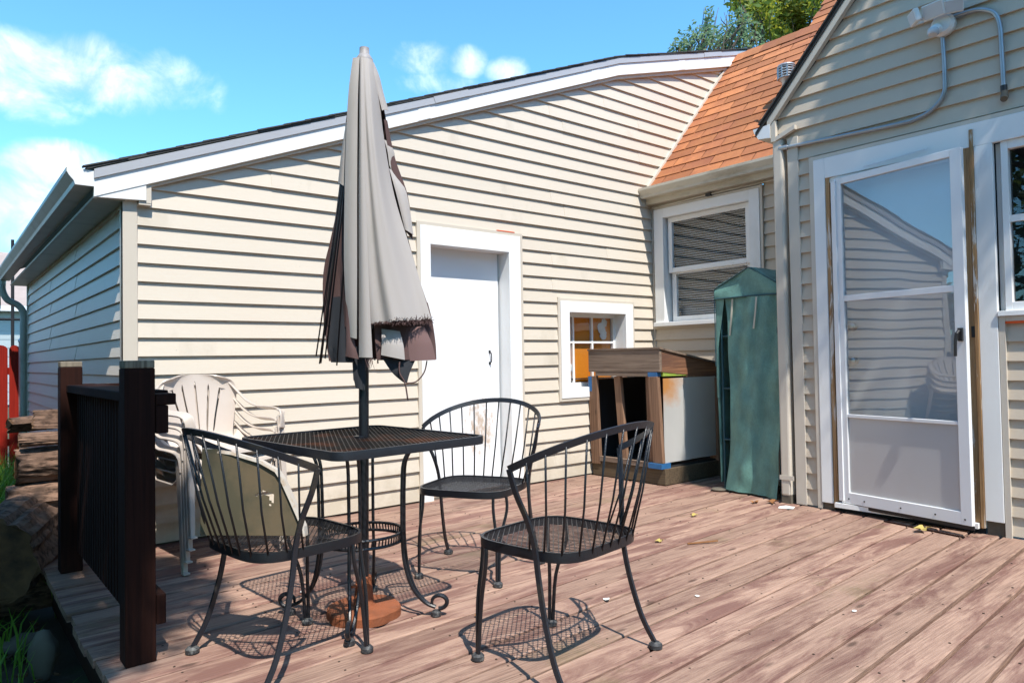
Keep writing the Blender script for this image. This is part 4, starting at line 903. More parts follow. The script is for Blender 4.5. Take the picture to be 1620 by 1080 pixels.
MB().box((.62, 4.10, .855), (.86, 4.15, .890)).build('cap_rail', m_darkwood, rl, bevel=.004)

# ================================================================== STACK OF PLASTIC CHAIRS
def make_plastic(label):
    c = empty('plastic_chair', (0,0,0), label, 'chair', 'plastic garden chairs stacked by the garage')
    # shell: seat to backrest, front towards -y in local space; slots fan out in the back
    prof = [(-.235,.365),(-.225,.392),(-.19,.400),(-.10,.388),(.0,.378),(.10,.374),(.155,.378),(.185,.40),(.203,.45),(.222,.53),(.240,.61),(.254,.68),(.262,.725),(.266,.750)]
    hw = [.205,.215,.22,.215,.21,.205,.200,.198,.205,.22,.235,.235,.205,.150]
    P = spline([(0,y,z) for y, z in prof], 4); Wd = [v.x for v in spline([(w,0,0) for w in hw], 4)]
    def S(t, v):
        f = v*(len(P)-1); i = min(int(f), len(P)-2); f -= i; p = P[i].lerp(P[i+1], f); w = Wd[i]+(Wd[i+1]-Wd[i])*f; back = max(0, (v-.5)*2)
        return (w*t, p.y - .055*back*t*t*min(1, back*2), p.z + (.012*t*t if back < .1 else 0) - (.018*abs(t)**3*min(1, max(0, (v-.85)/.15))))
    b = MB(); V0, V1 = .60, .90
    b.grid([[S(-1+2*j/14, V0*i/22) for j in range(15)] for i in range(23)])
    slots = (-.66, -.36, 0, .36, .66)
    def edge(si, k, side):          # outline of a slot: a narrow slit leaning outwards, closed at both ends
        c = slots[si]*(.62+.38*k); end = 1-.30*abs(slots[si]); h = .026*math.sqrt(max(0, 1-abs(2*k/end-1)**6)) if k < end else 0
        return c+side*h
    nk = 24
    for si in range(len(slots)+1):
        rows = []
        for i in range(nk+1):
            k = i/nk; l = -1 if si == 0 else edge(si-1, k, 1); r_ = 1 if si == len(slots) else edge(si, k, -1)
            rows.append([S(l+(r_-l)*j/3, V0+(V1-V0)*k) for j in range(4)])
        b.grid(rows)
    b.grid([[S(-1+2*j/14, V1+(1-V1)*i/6) for j in range(15)] for i in range(7)])
    b.build('shell', m_plastic, c, local=True, smooth=True, solid=.006)
    for s in (-1, 1):
        # arm sweeping from the back down to the front, then the front leg
        arm = spline([(s*.205,.245,.70),(s*.238,.205,.655),(s*.262,.13,.60),(s*.275,.03,.570),(s*.278,-.09,.568),(s*.276,-.185,.562),(s*.268,-.222,.535),(s*.262,-.232,.47)], 5)
        up_a = []
        for i, p in enumerate(arm):
            v = i/(len(arm)-1); up_a.append(Vector((s*.35, 0, 1)) if v < .78 else Vector((s*.6, -1.2*(v-.78)/.22, 1-(v-.78)/.22)))
        MB().sweep(arm, .050, .010, up_a).build('arm', m_plastic, c, local=True, smooth=True, sharp=50, bevel=.003)
        for sy, y0, y1, zt in ((-1, -.215, -.262, .53), (1, .19, .285, .42)):
            b = MB(); top = Vector((s*.258, y0, zt)); bt = Vector((s*.272, y1, 0))
            for (dx, dy, wx, wy) in ((0, 0, .034, .007), (s*.017, -sy*.022, .007, .044)):
                vs = []
                for cpt, f in ((bt, .62), (top, 1.15)):
                    for ax, ay in ((-1,-1),(1,-1),(1,1),(-1,1)): vs.append(cpt+Vector((dx*f+ax*wx*f/2*1.0, dy*f+ay*wy*f/2, 0)))
                b.add(vs, [(0,3,2,1),(4,5,6,7),(0,1,5,4),(1,2,6,5),(2,3,7,6),(3,0,4,7)])
            b.box((bt.x-.017, bt.y-.017, 0), (bt.x+.017, bt.y+.017, .008))
            b.build('leg', m_plastic, c, local=True, bevel=.003)
        b = MB(); b.grid([[(s*.20,-.225,.385),(s*.262,-.222,.47)],[(s*.208,-.10,.385),(s*.270,-.10,.40)],[(s*.20,.10,.372),(s*.262,.15,.40)],[(s*.197,.18,.40),(s*.25,.21,.45)]]); b.build('side_skirt', m_plastic, c, local=True, smooth=True, solid=.006)
    return c
pc = make_plastic('cream plastic garden chair at the bottom of the stack')
for i, lab in enumerate((None, 'cream plastic garden chair second from the bottom of the stack', 'cream plastic garden chair second from the top of the stack', 'cream plastic garden chair on top of the stack')):
    c = pc if i == 0 else copy_tree(pc)
    c.location = (1.13+.003*i, 3.85-.016*i, .002+.058*i); c.rotation_euler.z = R(7+.6*i); c.scale.x = .89
    if lab: c['label'] = lab

# ================================================================== WOODEN POTTING STAND by the small window
st = empty('potting_stand', (4.30, 3.87, 0), 'rough wooden potting stand with sloping top box and metal side', 'potting stand')
# top box of planks
MB().box((4.285, 3.480, .862), (4.312, 4.236, 1.035)).build('front_plank', m_crate, st, bevel=.003)
MB().prism([(4.313,3.482,.862),(5.04,3.482,.80),(5.04,3.482,.905),(4.313,3.482,1.037)], (0,.026,0)).build('side_plank', wood('side_plank_red_brown', (.27,.13,.07), (.13,.06,.035), (.09,.05,.04), (.5,.65), 0, 1.0, .8, .1, .5, .5), st)
MB().prism([(4.313,4.205,.862),(5.04,4.205,.80),(5.04,4.205,.905),(4.313,4.205,1.037)], (0,.026,0)).build('side_plank', m_crate, st)
MB().add([(4.278,3.47,1.0375),(4.278,4.24,1.0375),(5.06,4.24,.9065),(5.06,3.47,.9065),(4.278,3.47,1.052),(4.278,4.24,1.052),(5.06,4.24,.921),(5.06,3.47,.921)], [(0,1,2,3),(7,6,5,4),(0,4,5,1),(1,5,6,2),(2,6,7,3),(3,7,4,0)]).build('lid_board', m_crate, st)
MB().box((4.288, 3.60, .828), (4.318, 4.16, .860)).build('front_rail', m_crate, st)
MB().box((4.286, 3.508, .826), (4.330, 3.599, .861)).build('blue_rail_end', m_blue, st)
MB().box((4.332, 3.486, .828), (4.62, 3.520, .861)).build('lime_side_rail', m_lime, st)
MB().box((4.622, 3.486, .812), (5.02, 3.520, .835)).build('side_rail', m_cratev, st)
# uprights
def plank(name, pts, w, t, mt):
    a, c = Vector(pts[0]), Vector(pts[1]); return MB().bar(a, c, w, t, (1,0,0)).build(name, mt, st, bevel=.002)
plank('upright', [(4.305,4.175,.10),(4.300,4.200,.826)], .095, .030, m_cratev); plank('upright', [(4.305,3.52,.168),(4.300,3.552,.826)], .092, .034, m_cratev)
plank('upright', [(4.345,3.90,.10),(4.340,3.955,.826)], .070, .030, m_cratev); plank('upright', [(4.345,3.615,.10),(4.340,3.632,.826)], .050, .030, m_cratev)
MB().box((4.2832, 4.200, .70), (4.2845, 4.238, .824)).build('blue_patch', m_blue, st)
for y_ in (4.17, 3.50): plank('back_upright', [(5.0,y_,.0),(5.0,y_,.80)], .08, .035, m_cratev)
MB().box((4.29, 3.62, .128), (4.33, 4.21, .165)).build('lower_rail', m_crate, st)
MB().box((4.270, 3.470, .128), (4.38, 3.60, .1665)).build('blue_lower_rail', m_blue, st)
MB().box((4.30, 3.46, .006), (4.345, 4.22, .127)).build('base_timber', m_basewood, st, bevel=.003); MB().box((4.345, 3.461, .006), (5.02, 3.50, .127)).build('base_timber', m_basewood, st, bevel=.003)
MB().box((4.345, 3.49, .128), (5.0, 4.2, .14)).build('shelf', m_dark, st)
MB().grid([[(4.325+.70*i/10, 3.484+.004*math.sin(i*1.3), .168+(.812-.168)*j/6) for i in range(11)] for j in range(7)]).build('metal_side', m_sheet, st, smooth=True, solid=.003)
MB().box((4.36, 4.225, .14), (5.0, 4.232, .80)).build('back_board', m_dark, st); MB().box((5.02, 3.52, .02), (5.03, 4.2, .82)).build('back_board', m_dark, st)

# ================================================================== SMALL GREENHOUSE with a green cover
gh = empty('mini_greenhouse', (4.66, 2.84, 0), 'narrow mini greenhouse with a green woven cover beside the downspout', 'greenhouse')
gx, gx2, ya, yb_ = 4.47, 4.95, 3.085, 2.60; ym = (ya+yb_)/2-.03
for x_ in (gx+.02, gx2):
    for y_ in (ya-.02, yb_+.02): MB().tube([(x_,y_,.0),(x_,y_,1.43)], .009, 8).build('frame_tube', m_greenpipe, gh, smooth=True, sharp=60)
for z_ in (.37, .74, 1.12):
    for y_ in (ya-.02, yb_+.02): MB().tube([(gx+.02,y_,z_),(gx2,y_,z_)], .007, 8).build('frame_tube', m_greenpipe, gh, smooth=True, sharp=60)
    for x_ in (gx+.02, gx2): MB().tube([(x_,ya-.02,z_),(x_,yb_+.02,z_)], .007, 8).build('frame_tube', m_greenpipe, gh, smooth=True, sharp=60)
# cover: roof, gable front, sides, loose front flap
def quilt(fn, nu, nv, nm, solid=.0025, mt=m_greencl, par=None):
    return MB().grid([[fn(i/nu, j/nv) for i in range(nu+1)] for j in range(nv+1)]).build(nm, mt, par or gh, smooth=True, solid=solid)
ez, az_ = 1.465, 1.598
quilt(lambda u, v: Vector((gx-.012+(gx2-gx+.03)*v, ya+.012+(ym-ya-.012)*u, ez+(az_-ez)*u**.85+.004*math.sin(9*u+6*v))), 8, 6, 'roof_cover')
quilt(lambda u, v: Vector((gx-.012+(gx2-gx+.03)*v, ym+(yb_-.012-ym)*u, az_-(az_-ez)*u**1.2+.004*math.sin(8*u+5*v))), 8, 6, 'roof_cover')
quilt(lambda u, v: Vector((gx-.010-.008*math.sin(7*u+3*v), ya+.010+(yb_-ya-.02)*u, 1.392+(( (ez+(az_-ez)*min(1,(ya-(ya+(yb_-ya)*u))/(ya-ym))**.85) if u < (ya-ym)/(ya-yb_) else az_-(az_-ez)*((u-(ya-ym)/(ya-yb_))/(1-(ya-ym)/(ya-yb_)))**1.2)-1.392-.002)*v)), 16, 4, 'gable_cover')
MB().tube([(gx-.020,ya+.012,1.392),(gx-.022,ym,1.396),(gx-.020,yb_,1.392)], .005, 6).build('hem', m_greenpipe, gh)
MB().tube([(gx-.014,ya+.014,ez),(gx-.016,ym,az_),(gx-.014,yb_-.01,ez)], .005, 6).build('hem', m_greenpipe, gh)
MB().tube([(gx-.012,ya+.014,ez),(gx-.012,ya+.014,.9)], .004, 6).build('hem', m_greenpipe, gh)
quilt(lambda u, v: Vector((gx+.0+(gx2-gx)*u, ya+.008+.006*math.sin(5*v+4*u), ez-(ez-.06)*v)), 6, 12, 'side_cover'); quilt(lambda u, v: Vector((gx+(gx2-gx)*u, yb_-.008, ez-(ez-.06)*v)), 6, 8, 'side_cover')
quilt(lambda u, v: Vector((gx-.006+.004*math.sin(6*v), ya+.010-.075*u*(1-.8*min(1,v*2.2)), 1.392-.72*v)), 3, 8, 'front_edge_strip')
def flap(u, v):
    yl = ya-.075-.022*math.sin(2.6*v)+.028*v**4; yr = yb_-.02+.03*v**3
    sag = .012*math.sin(8*u+3*v)+.006*math.sin(21*u+11*v)+.006*math.sin(17*v+5*u)+.004*math.sin(37*v-9*u)*math.sin(5*u)
    return Vector((gx-.012+sag-.030*v**3*(.4+u), yl+(yr-yl)*u, 1.390-1.372*v-.012*u*v))
quilt(flap, 30, 60, 'front_flap')
for u0, L in ((.14, .26), (.62, .22)):
    a = flap(u0, .005)+Vector((-.012,0,0)); MB().sweep([a, a+Vector((-.006,.008,-L*.5)), a+Vector((-.004,.026,-L))], .004, .012, (0,1,0)).build('tie_strap', m_strapw, gh)
MB().lathe([(.05,.0),(.06,.012),(.05,.02)], (gx-.03, ya-.005, .0), 16).build('foot_plate', m_stone, gh)

# ================================================================== FIREWOOD along the garage side
def log(c, axis, L, r, label, split=None, seed=0, flat=1.0, mt=m_bark):
    q = random.Random(seed); a = Vector(axis).normalized(); x = a.orthogonal().normalized(); y = a.cross(x); x, y = (Vector((0,0,1))-a*a.z).normalized(), a.cross((Vector((0,0,1))-a*a.z).normalized())
    c = Vector(c); n = 44; k = 14; prof = []; ridge = [q.uniform(-1,1) for _ in range(n)]
    for j in range(n):
        t = 2*math.pi*j/n; rr_ = r*(1+.055*ridge[j]+.05*math.sin(3*t+seed)+.04*math.sin(7*t+2*seed))
        px_, py_ = rr_*math.cos(t)*flat, rr_*math.sin(t)
        if split is not None and px_*math.cos(split)+py_*math.sin(split) > r*.12:
            d_ = px_*math.cos(split)+py_*math.sin(split)-r*(.12+q.uniform(-.05,.05)); px_ -= d_*math.cos(split); py_ -= d_*math.sin(split)
        prof.append((px_, py_))
    vs = []; drift = [0]*n
    for i in range(k+1):
        s = (i/k-.5)*L; jit = 1+q.uniform(-.02,.02)
        for j, (u, v) in enumerate(prof):
            drift[j] = .75*drift[j]+q.uniform(-.035,.035); e = 1+drift[j]
            vs.append(c+a*(s+(q.uniform(-.010,.010) if i in (0,k) else 0))+x*(u*jit*e)+y*(v*jit*e))
    root = empty('log', c, label, 'log', 'firewood stacked beside the garage')
    b = MB(); b.add(vs, [(i*n+j, i*n+(j+1)%n, (i+1)*n+(j+1)%n, (i+1)*n+j) for i in range(k) for j in range(n)]); b.build('bark', mt, root)
    for end, i in ((-1, 0), (1, k)):
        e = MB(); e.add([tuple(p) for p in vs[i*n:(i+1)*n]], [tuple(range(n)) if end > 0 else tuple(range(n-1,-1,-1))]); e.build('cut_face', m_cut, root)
    return root
log((.64,4.62,.690), (1,-.10,-.04), .42, .062, 'small split log on top of the woodpile beside the pipe', 1.2, 1, .8)
log((.53,4.84,.655), (1,.3,.03), .40, .055, 'thin log at the back left of the woodpile top', 2.6, 2, .9)
log((.615,4.58,.590), (1,-.05,.0), .50, .052, 'slim grey log lying under the top split log', 4.0, 3, .75)
log((.60,4.63,.455), (1,.06,.02), .50, .100, 'thick split log with rough bark in the middle of the woodpile', 4.6, 4, .92)
log((.59,4.60,.255), (1,-.08,.02), .56, .105, 'gnarled log below the thick one in the woodpile', None, 5)
log((.60,4.66,.045), (1,.10,.02), .60, .120, 'rough log near the ground in the woodpile', None, 6)
log((.60,4.95,.40), (1,.0,.0), .40, .11, 'hidden split log behind the woodpile front', 2.0, 9)
log((.62,4.97,.17), (1,.1,.0), .42, .12, 'broad log at the rear foot of the woodpile', None, 10)
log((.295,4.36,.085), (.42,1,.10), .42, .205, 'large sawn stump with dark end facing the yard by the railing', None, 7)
log((.50,4.62,-.19), (1,.0,.02), .62, .125, 'bottom log of the woodpile resting on the soil', None, 8)
log((.15,4.60,-.20), (.6,1,.0), .60, .13, 'log lying on the soil under the large stump', None, 11)
single(MB().tube([(.66,4.40,.60),(.60,4.36,.735),(.578,4.345,.785)], [.014,.014,.019], 10), 'metal_pipe', m_galv, 'short grey pipe with pale cap leaning behind the railing', 'pipe', smooth=True)
def rock(c, r, label, seed, sq=(1,1,1)):
    q = random.Random(seed); rows = []; nu, nv = 12, 8
    rr_ = [[1+q.uniform(-.25,.18) for _ in range(nu)] for _ in range(nv+1)]
    for j in range(nv+1):
        t = math.pi*j/nv; rows.append([(c[0]+r*sq[0]*rr_[j if 0 < j < nv else 0][0 if j in (0,nv) else i % nu]*math.sin(t)*math.cos(2*math.pi*i/nu), c[1]+r*sq[1]*rr_[j][i % nu]*math.sin(t)*math.sin(2*math.pi*i/nu), c[2]+r*sq[2]*math.cos(t)) for i in range(nu+1)])
    return single(MB().grid(rows), 'stone', m_stone, label, 'stone', 'stones at the foot of the deck', smooth=True)
rock((.37,3.62,-.24), .075, 'pale upright stone standing against the deck edge', 1, (.75,.8,1.5)); rock((.33,4.02,-.30), .07, 'flat stone on the soil behind the upright stone', 2, (1.2,1,.7)); rock((.235,3.35,-.33), .045, 'small stone half sunk in the soil near the grass', 3, (1.1,1,.8))

# ================================================================== BEYOND: fence, chain link, neighbour, frame
fz = 9.75
fn = empty('picket_fence', (.4, fz, -.3), 'red stained wooden picket fence behind the garage', 'fence')
x = -1.45
for i in range(15):
    w = .138; xx = x+i*.152
    if xx+w > .775: w = .775-xx
    if w < .04: continue
    h = 1.225 + random.uniform(-.008,.008); pts = [(xx,fz,-.3),(xx+w,fz,-.3),(xx+w,fz,h-.05)] + [(xx+w/2+(w/2)*math.cos(t), fz, h-.05+.05*math.sin(t)) for t in np.linspace(.25, math.pi-.25, 7)] + [(xx,fz,h-.05)]
    MB().prism(pts, (0,.02,0)).build('picket', m_redf, fn)
for z_ in (.1, .9): MB().box((-1.45,fz+.021,z_), (.77,fz+.06,z_+.08)).build('rail', m_redf, fn)
cf = empty('chain_link_fence', (.79, 9.62, -.3), 'galvanised chain link fence post with mesh beside the garage', 'fence')
b = MB(); b.tube([(.785,9.66,-.35),(.785,9.66,1.265)], .028, 12); b.lathe([(.034,1.26),(.036,1.275),(.026,1.30),(.008,1.31)], (.785,9.66,0), 14); b.build('post', m_galv, cf, smooth=True, sharp=50)
b = MB()
for i in range(-14, 30):
    for s in (1, -1):
        a = Vector((.80, 9.67, -.2+i*.06)); e = a+Vector((0, 1.2*1, s*1.2)); 
        z0, z1 = max(-.2, min(1.15, a.z)), e.z
        if e.z > 1.15: e = a+(e-a)*((1.15-a.z)/(e.z-a.z)) if a.z < 1.15 else None
        elif e.z < -.2: e = a+(e-a)*((-.2-a.z)/(e.z-a.z)) if a.z > -.2 else None
        if e is None or a.z > 1.15 or a.z < -.2: continue
        b.bar(a, e, .004, .004, (1,0,0))
b.build('wire_mesh', m_galv, cf, kind='stuff')
nb = empty('neighbour_house', (-1, 30, -.3), 'distant grey green sided house beyond the red fence', 'house')
for k in range(22): MB().box((-9,29.98-.012*(k % 2),-.3+k*.15), (3.6,30.3,-.3+k*.15+.148)).build('siding_board', m_neigh, nb)
MB().prism([(-9.3,29.6,2.95),(-9.3,33,5.2),(-9.3,33,5.35),(-9.3,29.6,3.1)], (13.2,0,0)).build('roof', m_neighroof, nb); MB().box((-9.3,29.5,2.9), (3.9,29.62,3.08)).build('gutter', m_white, nb)
fm = empty('dark_pole', (.50, 12.0, -.3), 'dark upright pole beyond the red fence at the left edge', 'pole')
MB().tube([(.565,12.0,-.3),(.565,12.0,2.75)], .075, 12).build('shaft', m_dark, fm, smooth=True, sharp=50); MB().tube(spline([(.66,11.95,2.2),(.70,11.95,2.05),(.71,11.95,1.8),(.67,11.95,1.62)], 4), .025, 8).build('cable', m_dark, fm, smooth=True)
fm2 = empty('clothes_post', (.92, 13, -.3), 'thin dark metal frame beyond the red fence near the garage', 'post')
MB().tube([(.945,13,-.3),(.945,13,2.9)], .022, 8).build('post', m_dark, fm2); MB().tube([(.70,13,1.70),(1.25,13,1.70)], .02, 8).build('rail', m_dark, fm2)

# ================================================================== TREES
def leaves(centres, n, size, mt, name, parent, seed, flat=.6):
    """many small bent leaves scattered through clumps; centres: (x, y, z, rx, rz, weight)"""
    r_ = np.random.default_rng(seed); C = np.array(centres); wt = C[:,5]/C[:,5].sum(); idx = r_.choice(len(C), n, p=wt)
    u = r_.normal(size=(n,3)); u /= np.linalg.norm(u,axis=1)[:,None]; rad = r_.random(n)**.45
    p = C[idx,:3] + u*rad[:,None]*np.stack([C[idx,3],C[idx,3],C[idx,4]],1)
    a = r_.normal(size=(n,3)); a[:,2] *= flat; a /= np.linalg.norm(a,axis=1)[:,None]; c = r_.normal(size=(n,3)); b_ = np.cross(a,c); b_ /= np.linalg.norm(b_,axis=1)[:,None]; nn_ = np.cross(a,b_)
    s = size*(.6+.8*r_.random(n))[:,None]
    V = np.stack([p-a*s, p+b_*s*.38+nn_*s*.12, p+a*s, p-b_*s*.38+nn_*s*.12],1).reshape(-1,3) - np.array(OFF[parent.name])
    me = bpy.data.meshes.new(name); me.vertices.add(4*n); me.vertices.foreach_set('co', V.ravel())
    me.loops.add(4*n); me.loops.foreach_set('vertex_index', np.arange(4*n)); me.polygons.add(n); me.polygons.foreach_set('loop_start', np.arange(n)*4); me.update(calc_edges=True); me.materials.append(mt)
    o = bpy.data.objects.new(name, me); COL.objects.link(o); o.parent = parent; OFF[o.name] = OFF[parent.name]; o['kind'] = 'stuff'; return o
def limb(mb, a, b_, r0, r1, q, bend=.12, n=6):
    a, b_ = Vector(a), Vector(b_); L = (b_-a).length; P = [a.lerp(b_, i/n)+Vector((q.uniform(-1,1), q.uniform(-1,1), q.uniform(-.4,.6)))*bend*L*(.3 if i in (0,n) else 1)*math.sin(math.pi*i/n) for i in range(n+1)]
    mb.tube(P, [r0+(r1-r0)*i/n for i in range(n+1)], 7); return P
def tree(name, base, h, label, clumps, mt, nleaf, size, seed, trunk_r=.16):
    t = empty(name, base, label, 'tree'); q = random.Random(seed); b = MB(); base = Vector(base)
    cc = Vector((sum(c[0] for c in clumps)/len(clumps), sum(c[1] for c in clumps)/len(clumps), 0)); fork = Vector((base.x*.7+cc.x*.3, base.y*.7+cc.y*.3, base.z+h*.5))
    P = limb(b, base, fork, trunk_r, trunk_r*.62, q, .05)
    for c in clumps:
        P = limb(b, fork, (c[0], c[1], c[2]), trunk_r*.30, .018, q, .10, 7)
        for _ in range(5):
            s = P[q.randint(3,7)]; e = Vector((c[0]+q.uniform(-1,1)*c[3], c[1]+q.uniform(-1,1)*c[3], c[2]+q.uniform(-.7,1)*c[4])); limb(b, s, e, .014, .004, q, .12, 4)
    b.build('trunk', m_trunk, t, smooth=True); leaves(clumps, nleaf, size, mt, 'crown', t, seed); return t
def atd(px, py, dist):
    d = dirpx(px, py); return Vector((0,0,.98)) + d*dist
q = random.Random(11); cl_ = []
for px, py, r_ in ((1190,-10,.8),(1215,-30,1.0),(1250,-5,.95),(1285,-25,1.0),(1230,30,.75),(1265,35,.7),(1205,20,.55),(1300,10,.8),(1245,62,.6),(1180,15,.5),(1330,-20,1.0),(1220,55,.55),(1165,-8,.35)):
    p = atd(px, py, 15.0+q.uniform(-1.2,1.2)); cl_.append((p.x, p.y, p.z, r_*.62, r_*.52, r_**2))
tree('broadleaf_tree', (13.8, 7.6, -.3), 8.0, 'tall leafy tree with yellowing tips rising behind the orange roof', cl_, m_leafg, 6000, .066, 5, .22)
cl_ = []
for px, py, rx, rz_ in ((1085,66,.22,.30),(1098,60,.16,.34),(1112,62,.2,.3),(1122,45,.14,.5),(1128,62,.25,.34),(1140,66,.22,.25),(1155,55,.2,.42),(1160,68,.25,.3),(1175,50,.2,.5),(1170,66,.25,.3),(1075,74,.2,.16),(1190,62,.25,.4),(1120,28,.08,.25),(1172,36,.10,.3)):
    p = atd(px, py, 13.0+q.uniform(-.6,.6)); cl_.append((p.x, p.y, p.z, rx*.9, rz_*.85, (rx+.1)**2*1.4))
tree('small_tree', (9.9, 9.6, -.3), 5.5, 'blue green upright tree showing above the garage ridge', cl_, m_leafb, 1500, .042, 6, .10)
# trees standing outside the picture that shade the left edge and the gable
cl_ = [(-.70,.62,6.0,.34,.3,.9),(-1.05,.45,6.0,.34,.3,.8),(-.45,-.35,6.0,.42,.35,1),(-.85,-.1,6.1,.42,.35,1),(-.30,.15,5.9,.30,.3,.7),(-.75,-.8,6.2,.4,.3,.9),(-.25,2.35,6.0,.34,.35,1),(-.22,3.0,6.1,.36,.4,1),(-.25,3.7,6.2,.38,.4,1),(-.22,4.4,6.2,.38,.4,1),(-.25,5.1,6.2,.38,.4,1),(-.65,2.9,6.3,.4,.4,1),(-.65,4.0,6.4,.4,.4,1),(-.2,5.8,6.2,.4,.4,1)]
cl_ += [(-1.5+random.uniform(-.3,.3), y_, z_, .75, .6, 2.2) for y_ in (-.6, .6, 1.8, 3.0, 4.2, 5.4) for z_ in (4.6, 6.2)]
tree('yard_tree', (-2.6, 2.6, -.3), 7.0, 'leafy yard tree left of the deck shading the railing', cl_, m_leafd, 24000, .075, 8, .18)
cl_ = [(3.72,-.15,5.9,.30,.25,1),(3.66,-.55,6.1,.32,.28,1),(3.74,-.95,6.2,.34,.28,1),(3.60,-1.35,6.2,.3,.28,.8),(3.80,.15,5.8,.18,.15,.3)]
tree('yard_tree', (7.6, -2.6, -.3), 7.0, 'leafy yard tree behind the viewer dappling the gable wall', cl_, m_leafd, 1100, .06, 9, .18)

hg = empty('sky_blocker_hedge', (-2.2, 8, -.3), 'tall dark foliage screen added unseen left of the deck to block sky light', 'sky_blocker_hedge'); q = random.Random(21); cl_ = []; b = MB()  # unseen foliage wall added to keep sky light off the left side
for i in range(15):
    y_ = 1.6+i*.80; b.tube([(-2.3,y_,-.35),(-2.3+q.uniform(-.1,.1),y_,2.6 if i < 4 else 1.4)], [.05,.02], 6)
    for z_ in ((.5, 1.5, 2.5, 3.4) if i < 4 else (.5, 1.5)): cl_.append((-2.25+q.uniform(-.15,.15), y_+q.uniform(-.2,.2), z_, .62, .75, 1))
b.build('stems', m_trunk, hg); leaves(cl_, 13000, .10, m_leafd, 'foliage', hg, 31)

q = random.Random(55)  # row of unseen trees added to block low sky light and deepen shade
for i, (bx, by, lab) in enumerate(((-9.5,-2.5,'tall sky-blocking tree added at the far left end of the row behind the viewer'), (-7.0,-7.0,'tall sky-blocking tree added second from left in the row behind the viewer'), (-2.5,-9.5,'tall sky-blocking tree added third in the row behind the viewer'), (2.5,-10.5,'tall sky-blocking tree added fourth in the row behind the viewer'), (7.0,-9.5,'tall sky-blocking tree added at the right end of the row behind the viewer'))):
    cl_ = [(bx+q.uniform(-2,2), by+q.uniform(-1.5,1.5), z_, 1.5, 1.3, 1) for z_ in (1.6,2.6,3.6,4.4,5.2,6.0) for _ in range(2)]
    t_ = tree('sky_blocker_tree', (bx, by, -.3), 6.5, lab, cl_, m_leafd, 5000, .20, 60+i, .25); t_['group'] = 'unseen trees added to block sky light'

# ================================================================== SMALL THINGS: fallen leaves, chips, grass
def fleaf(x, y, s, rot, mt, label, seed, z=.004, star=True):
    q = random.Random(seed); n = 15 if star else 10; pts = []
    for j in range(n):
        a = 2*math.pi*j/n; r_ = s*((1.0 if j % 3 == 0 else .55)+q.uniform(-.1,.1)) if star else s*(.45+.55*abs(math.cos(a)))*(1 if j else 1)
        pts.append((x+r_*math.cos(a+rot)*1.1, y+r_*math.sin(a+rot)*.8, z+.012*abs(math.sin(a*1.5+seed))*s/.03))
    b = MB(); b.add([(x,y,z+.004)]+pts, [(0,j+1,(j+1)%n+1) for j in range(n)])
    return single(b, 'fallen_leaf', mt, label, 'leaf', 'leaves fallen on the deck', solid=.0006)
fleaf(4.18, 1.62, .055, .4, m_leafy, 'curled yellow leaf on the deck below the storm door', 1, .012)
fleaf(3.62, 2.70, .032, 1.0, m_leafy, 'small yellow leaf on the deck in front of the green greenhouse', 2)
fleaf(2.98, 2.45, .030, 2.0, m_leafy, 'small yellow brown leaf on the middle of the deck', 3)
fleaf(4.30, 2.58, .050, .2, m_leafbr, 'brown leaf lying beside the foot of the downspout', 4)
fleaf(4.22, 2.66, .035, 2.2, m_leafbr, 'little brown leaf in front of the greenhouse flap', 5)
fleaf(2.85, 3.30, .022, .7, m_leafbr, 'brown leaf speck on the deck right of the garage door chair', 6, star=False)
fleaf(1.62, 2.22, .016, .7, m_leafbr, 'tiny dark leaf on the deck beside the rusty base', 8, star=False)
def chip(x, y, s, label, seed):
    q = random.Random(seed); pts = [(x+s*math.cos(a)*q.uniform(.5,1.2), y+s*math.sin(a)*q.uniform(.5,1), .003) for a in np.linspace(0, 5.4, 7)]
    single(MB().prism(pts, (0,0,.002)), 'paint_chip', m_chip, label, 'paint chip', 'paint chips on the deck')
chip(4.24, 2.44, .070, 'large pale yellow paint flake at the foot of the corner post', 1); chip(2.12, 2.02, .016, 'white paint chip on the deck right of the nearest chair', 2); chip(2.42, 1.80, .014, 'white sliver between two deck boards near the middle', 3); chip(2.72, 1.30, .012, 'white paint chip on the deck towards the lower right', 4); chip(1.23, 2.95, .012, 'round white speck on the deck behind the left chair', 5)
b = MB(); b.bar((3.05,2.32,.006), (3.20,2.24,.010), .008, .006); single(b, 'twig', m_leafbr, 'thin yellowish twig lying on the middle of the deck', 'twig')
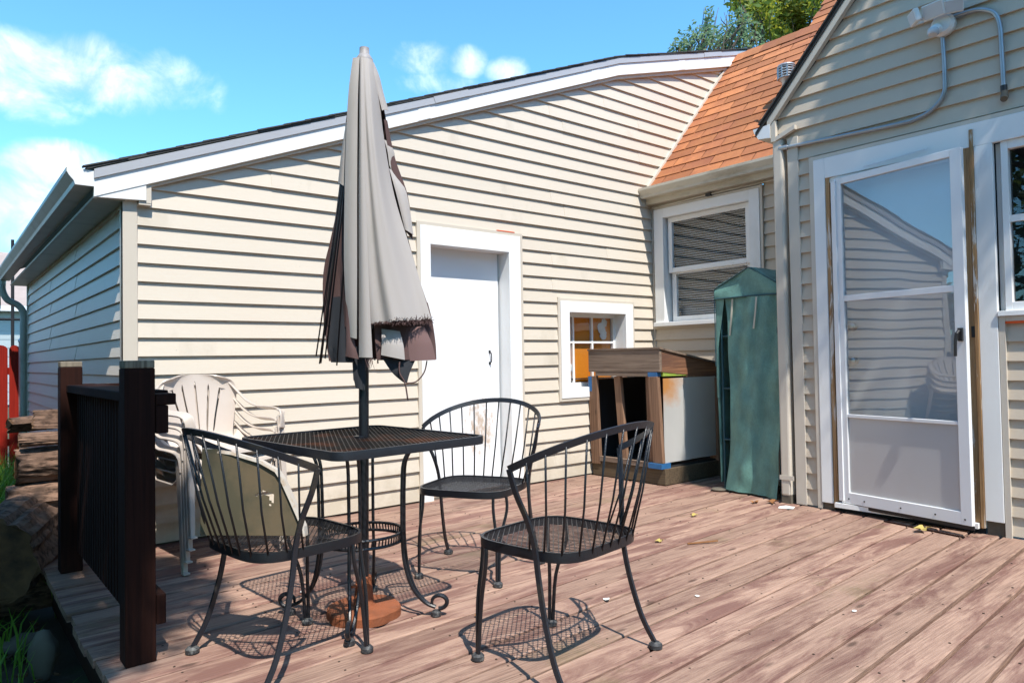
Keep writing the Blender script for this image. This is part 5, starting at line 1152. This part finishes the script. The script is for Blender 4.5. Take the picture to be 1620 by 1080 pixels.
b = MB(); b.bar((4.28,1.86,.006), (4.20,1.42,.006), .012, .006); single(b, 'wood_strip', m_darkwood, 'thin dark strip lying on the deck along the storm door', 'strip')
def grassmesh(name, spots, mt, label, seed):
    q = random.Random(seed); b = MB()
    for (x, y, z, n, h, sp) in spots:
        for _ in range(n):
            px_, py_ = x+q.gauss(0, sp), y+q.gauss(0, sp)
            if px_ > .40 and py_ < 4.2: continue
            hh = h*q.uniform(.5,1.2); a = q.uniform(0, 6.28); l = q.uniform(.15,.8)*hh; w = q.uniform(.003,.007); d = Vector((math.cos(a), math.sin(a), 0)); s_ = Vector((-d.y, d.x, 0))*w
            p0 = Vector((px_, py_, z)); p1 = p0+d*l*.3+Vector((0,0,hh*.6)); p2 = p0+d*l+Vector((0,0,hh*q.uniform(.75,1.0)))
            b.add([p0-s_, p0+s_, p1+s_*.8, p1-s_*.8, p2], [(0,1,2,3),(3,2,4)])
    o = b.build(name, mt); tag(o, label, 'grass', None, 'stuff'); return o
sp = [(.30,7.6,-.32,260,.55,.16),(.34,6.6,-.32,260,.5,.14),(.25,5.9,-.32,200,.45,.12),(.45,8.6,-.32,260,.5,.2),(.0,8.5,-.32,300,.5,.4),(.20,3.1,-.36,40,.22,.10),(.10,3.6,-.36,50,.28,.10),(.22,4.0,-.36,40,.25,.08),(.05,2.7,-.36,60,.22,.15),(-.6,5,-.34,500,.3,.6),(-1,9,-.34,600,.35,1.2),(-1.5,2.5,-.34,400,.2,.7)]
grassmesh('grass', sp, m_grass, 'bright green grass and weeds along the left edge', 3)
b = MB(); q = random.Random(5)
for _ in range(220):
    x_, y_ = q.uniform(-.1,.42), q.uniform(2.6,4.4); a = q.uniform(0,6.28); s_ = q.uniform(.006,.022); b.obox((x_, y_, -.325+q.uniform(0,.03)), (s_*math.cos(a), s_*math.sin(a), .003), (-s_*.4*math.sin(a), s_*.4*math.cos(a), 0), (0,0,.004))
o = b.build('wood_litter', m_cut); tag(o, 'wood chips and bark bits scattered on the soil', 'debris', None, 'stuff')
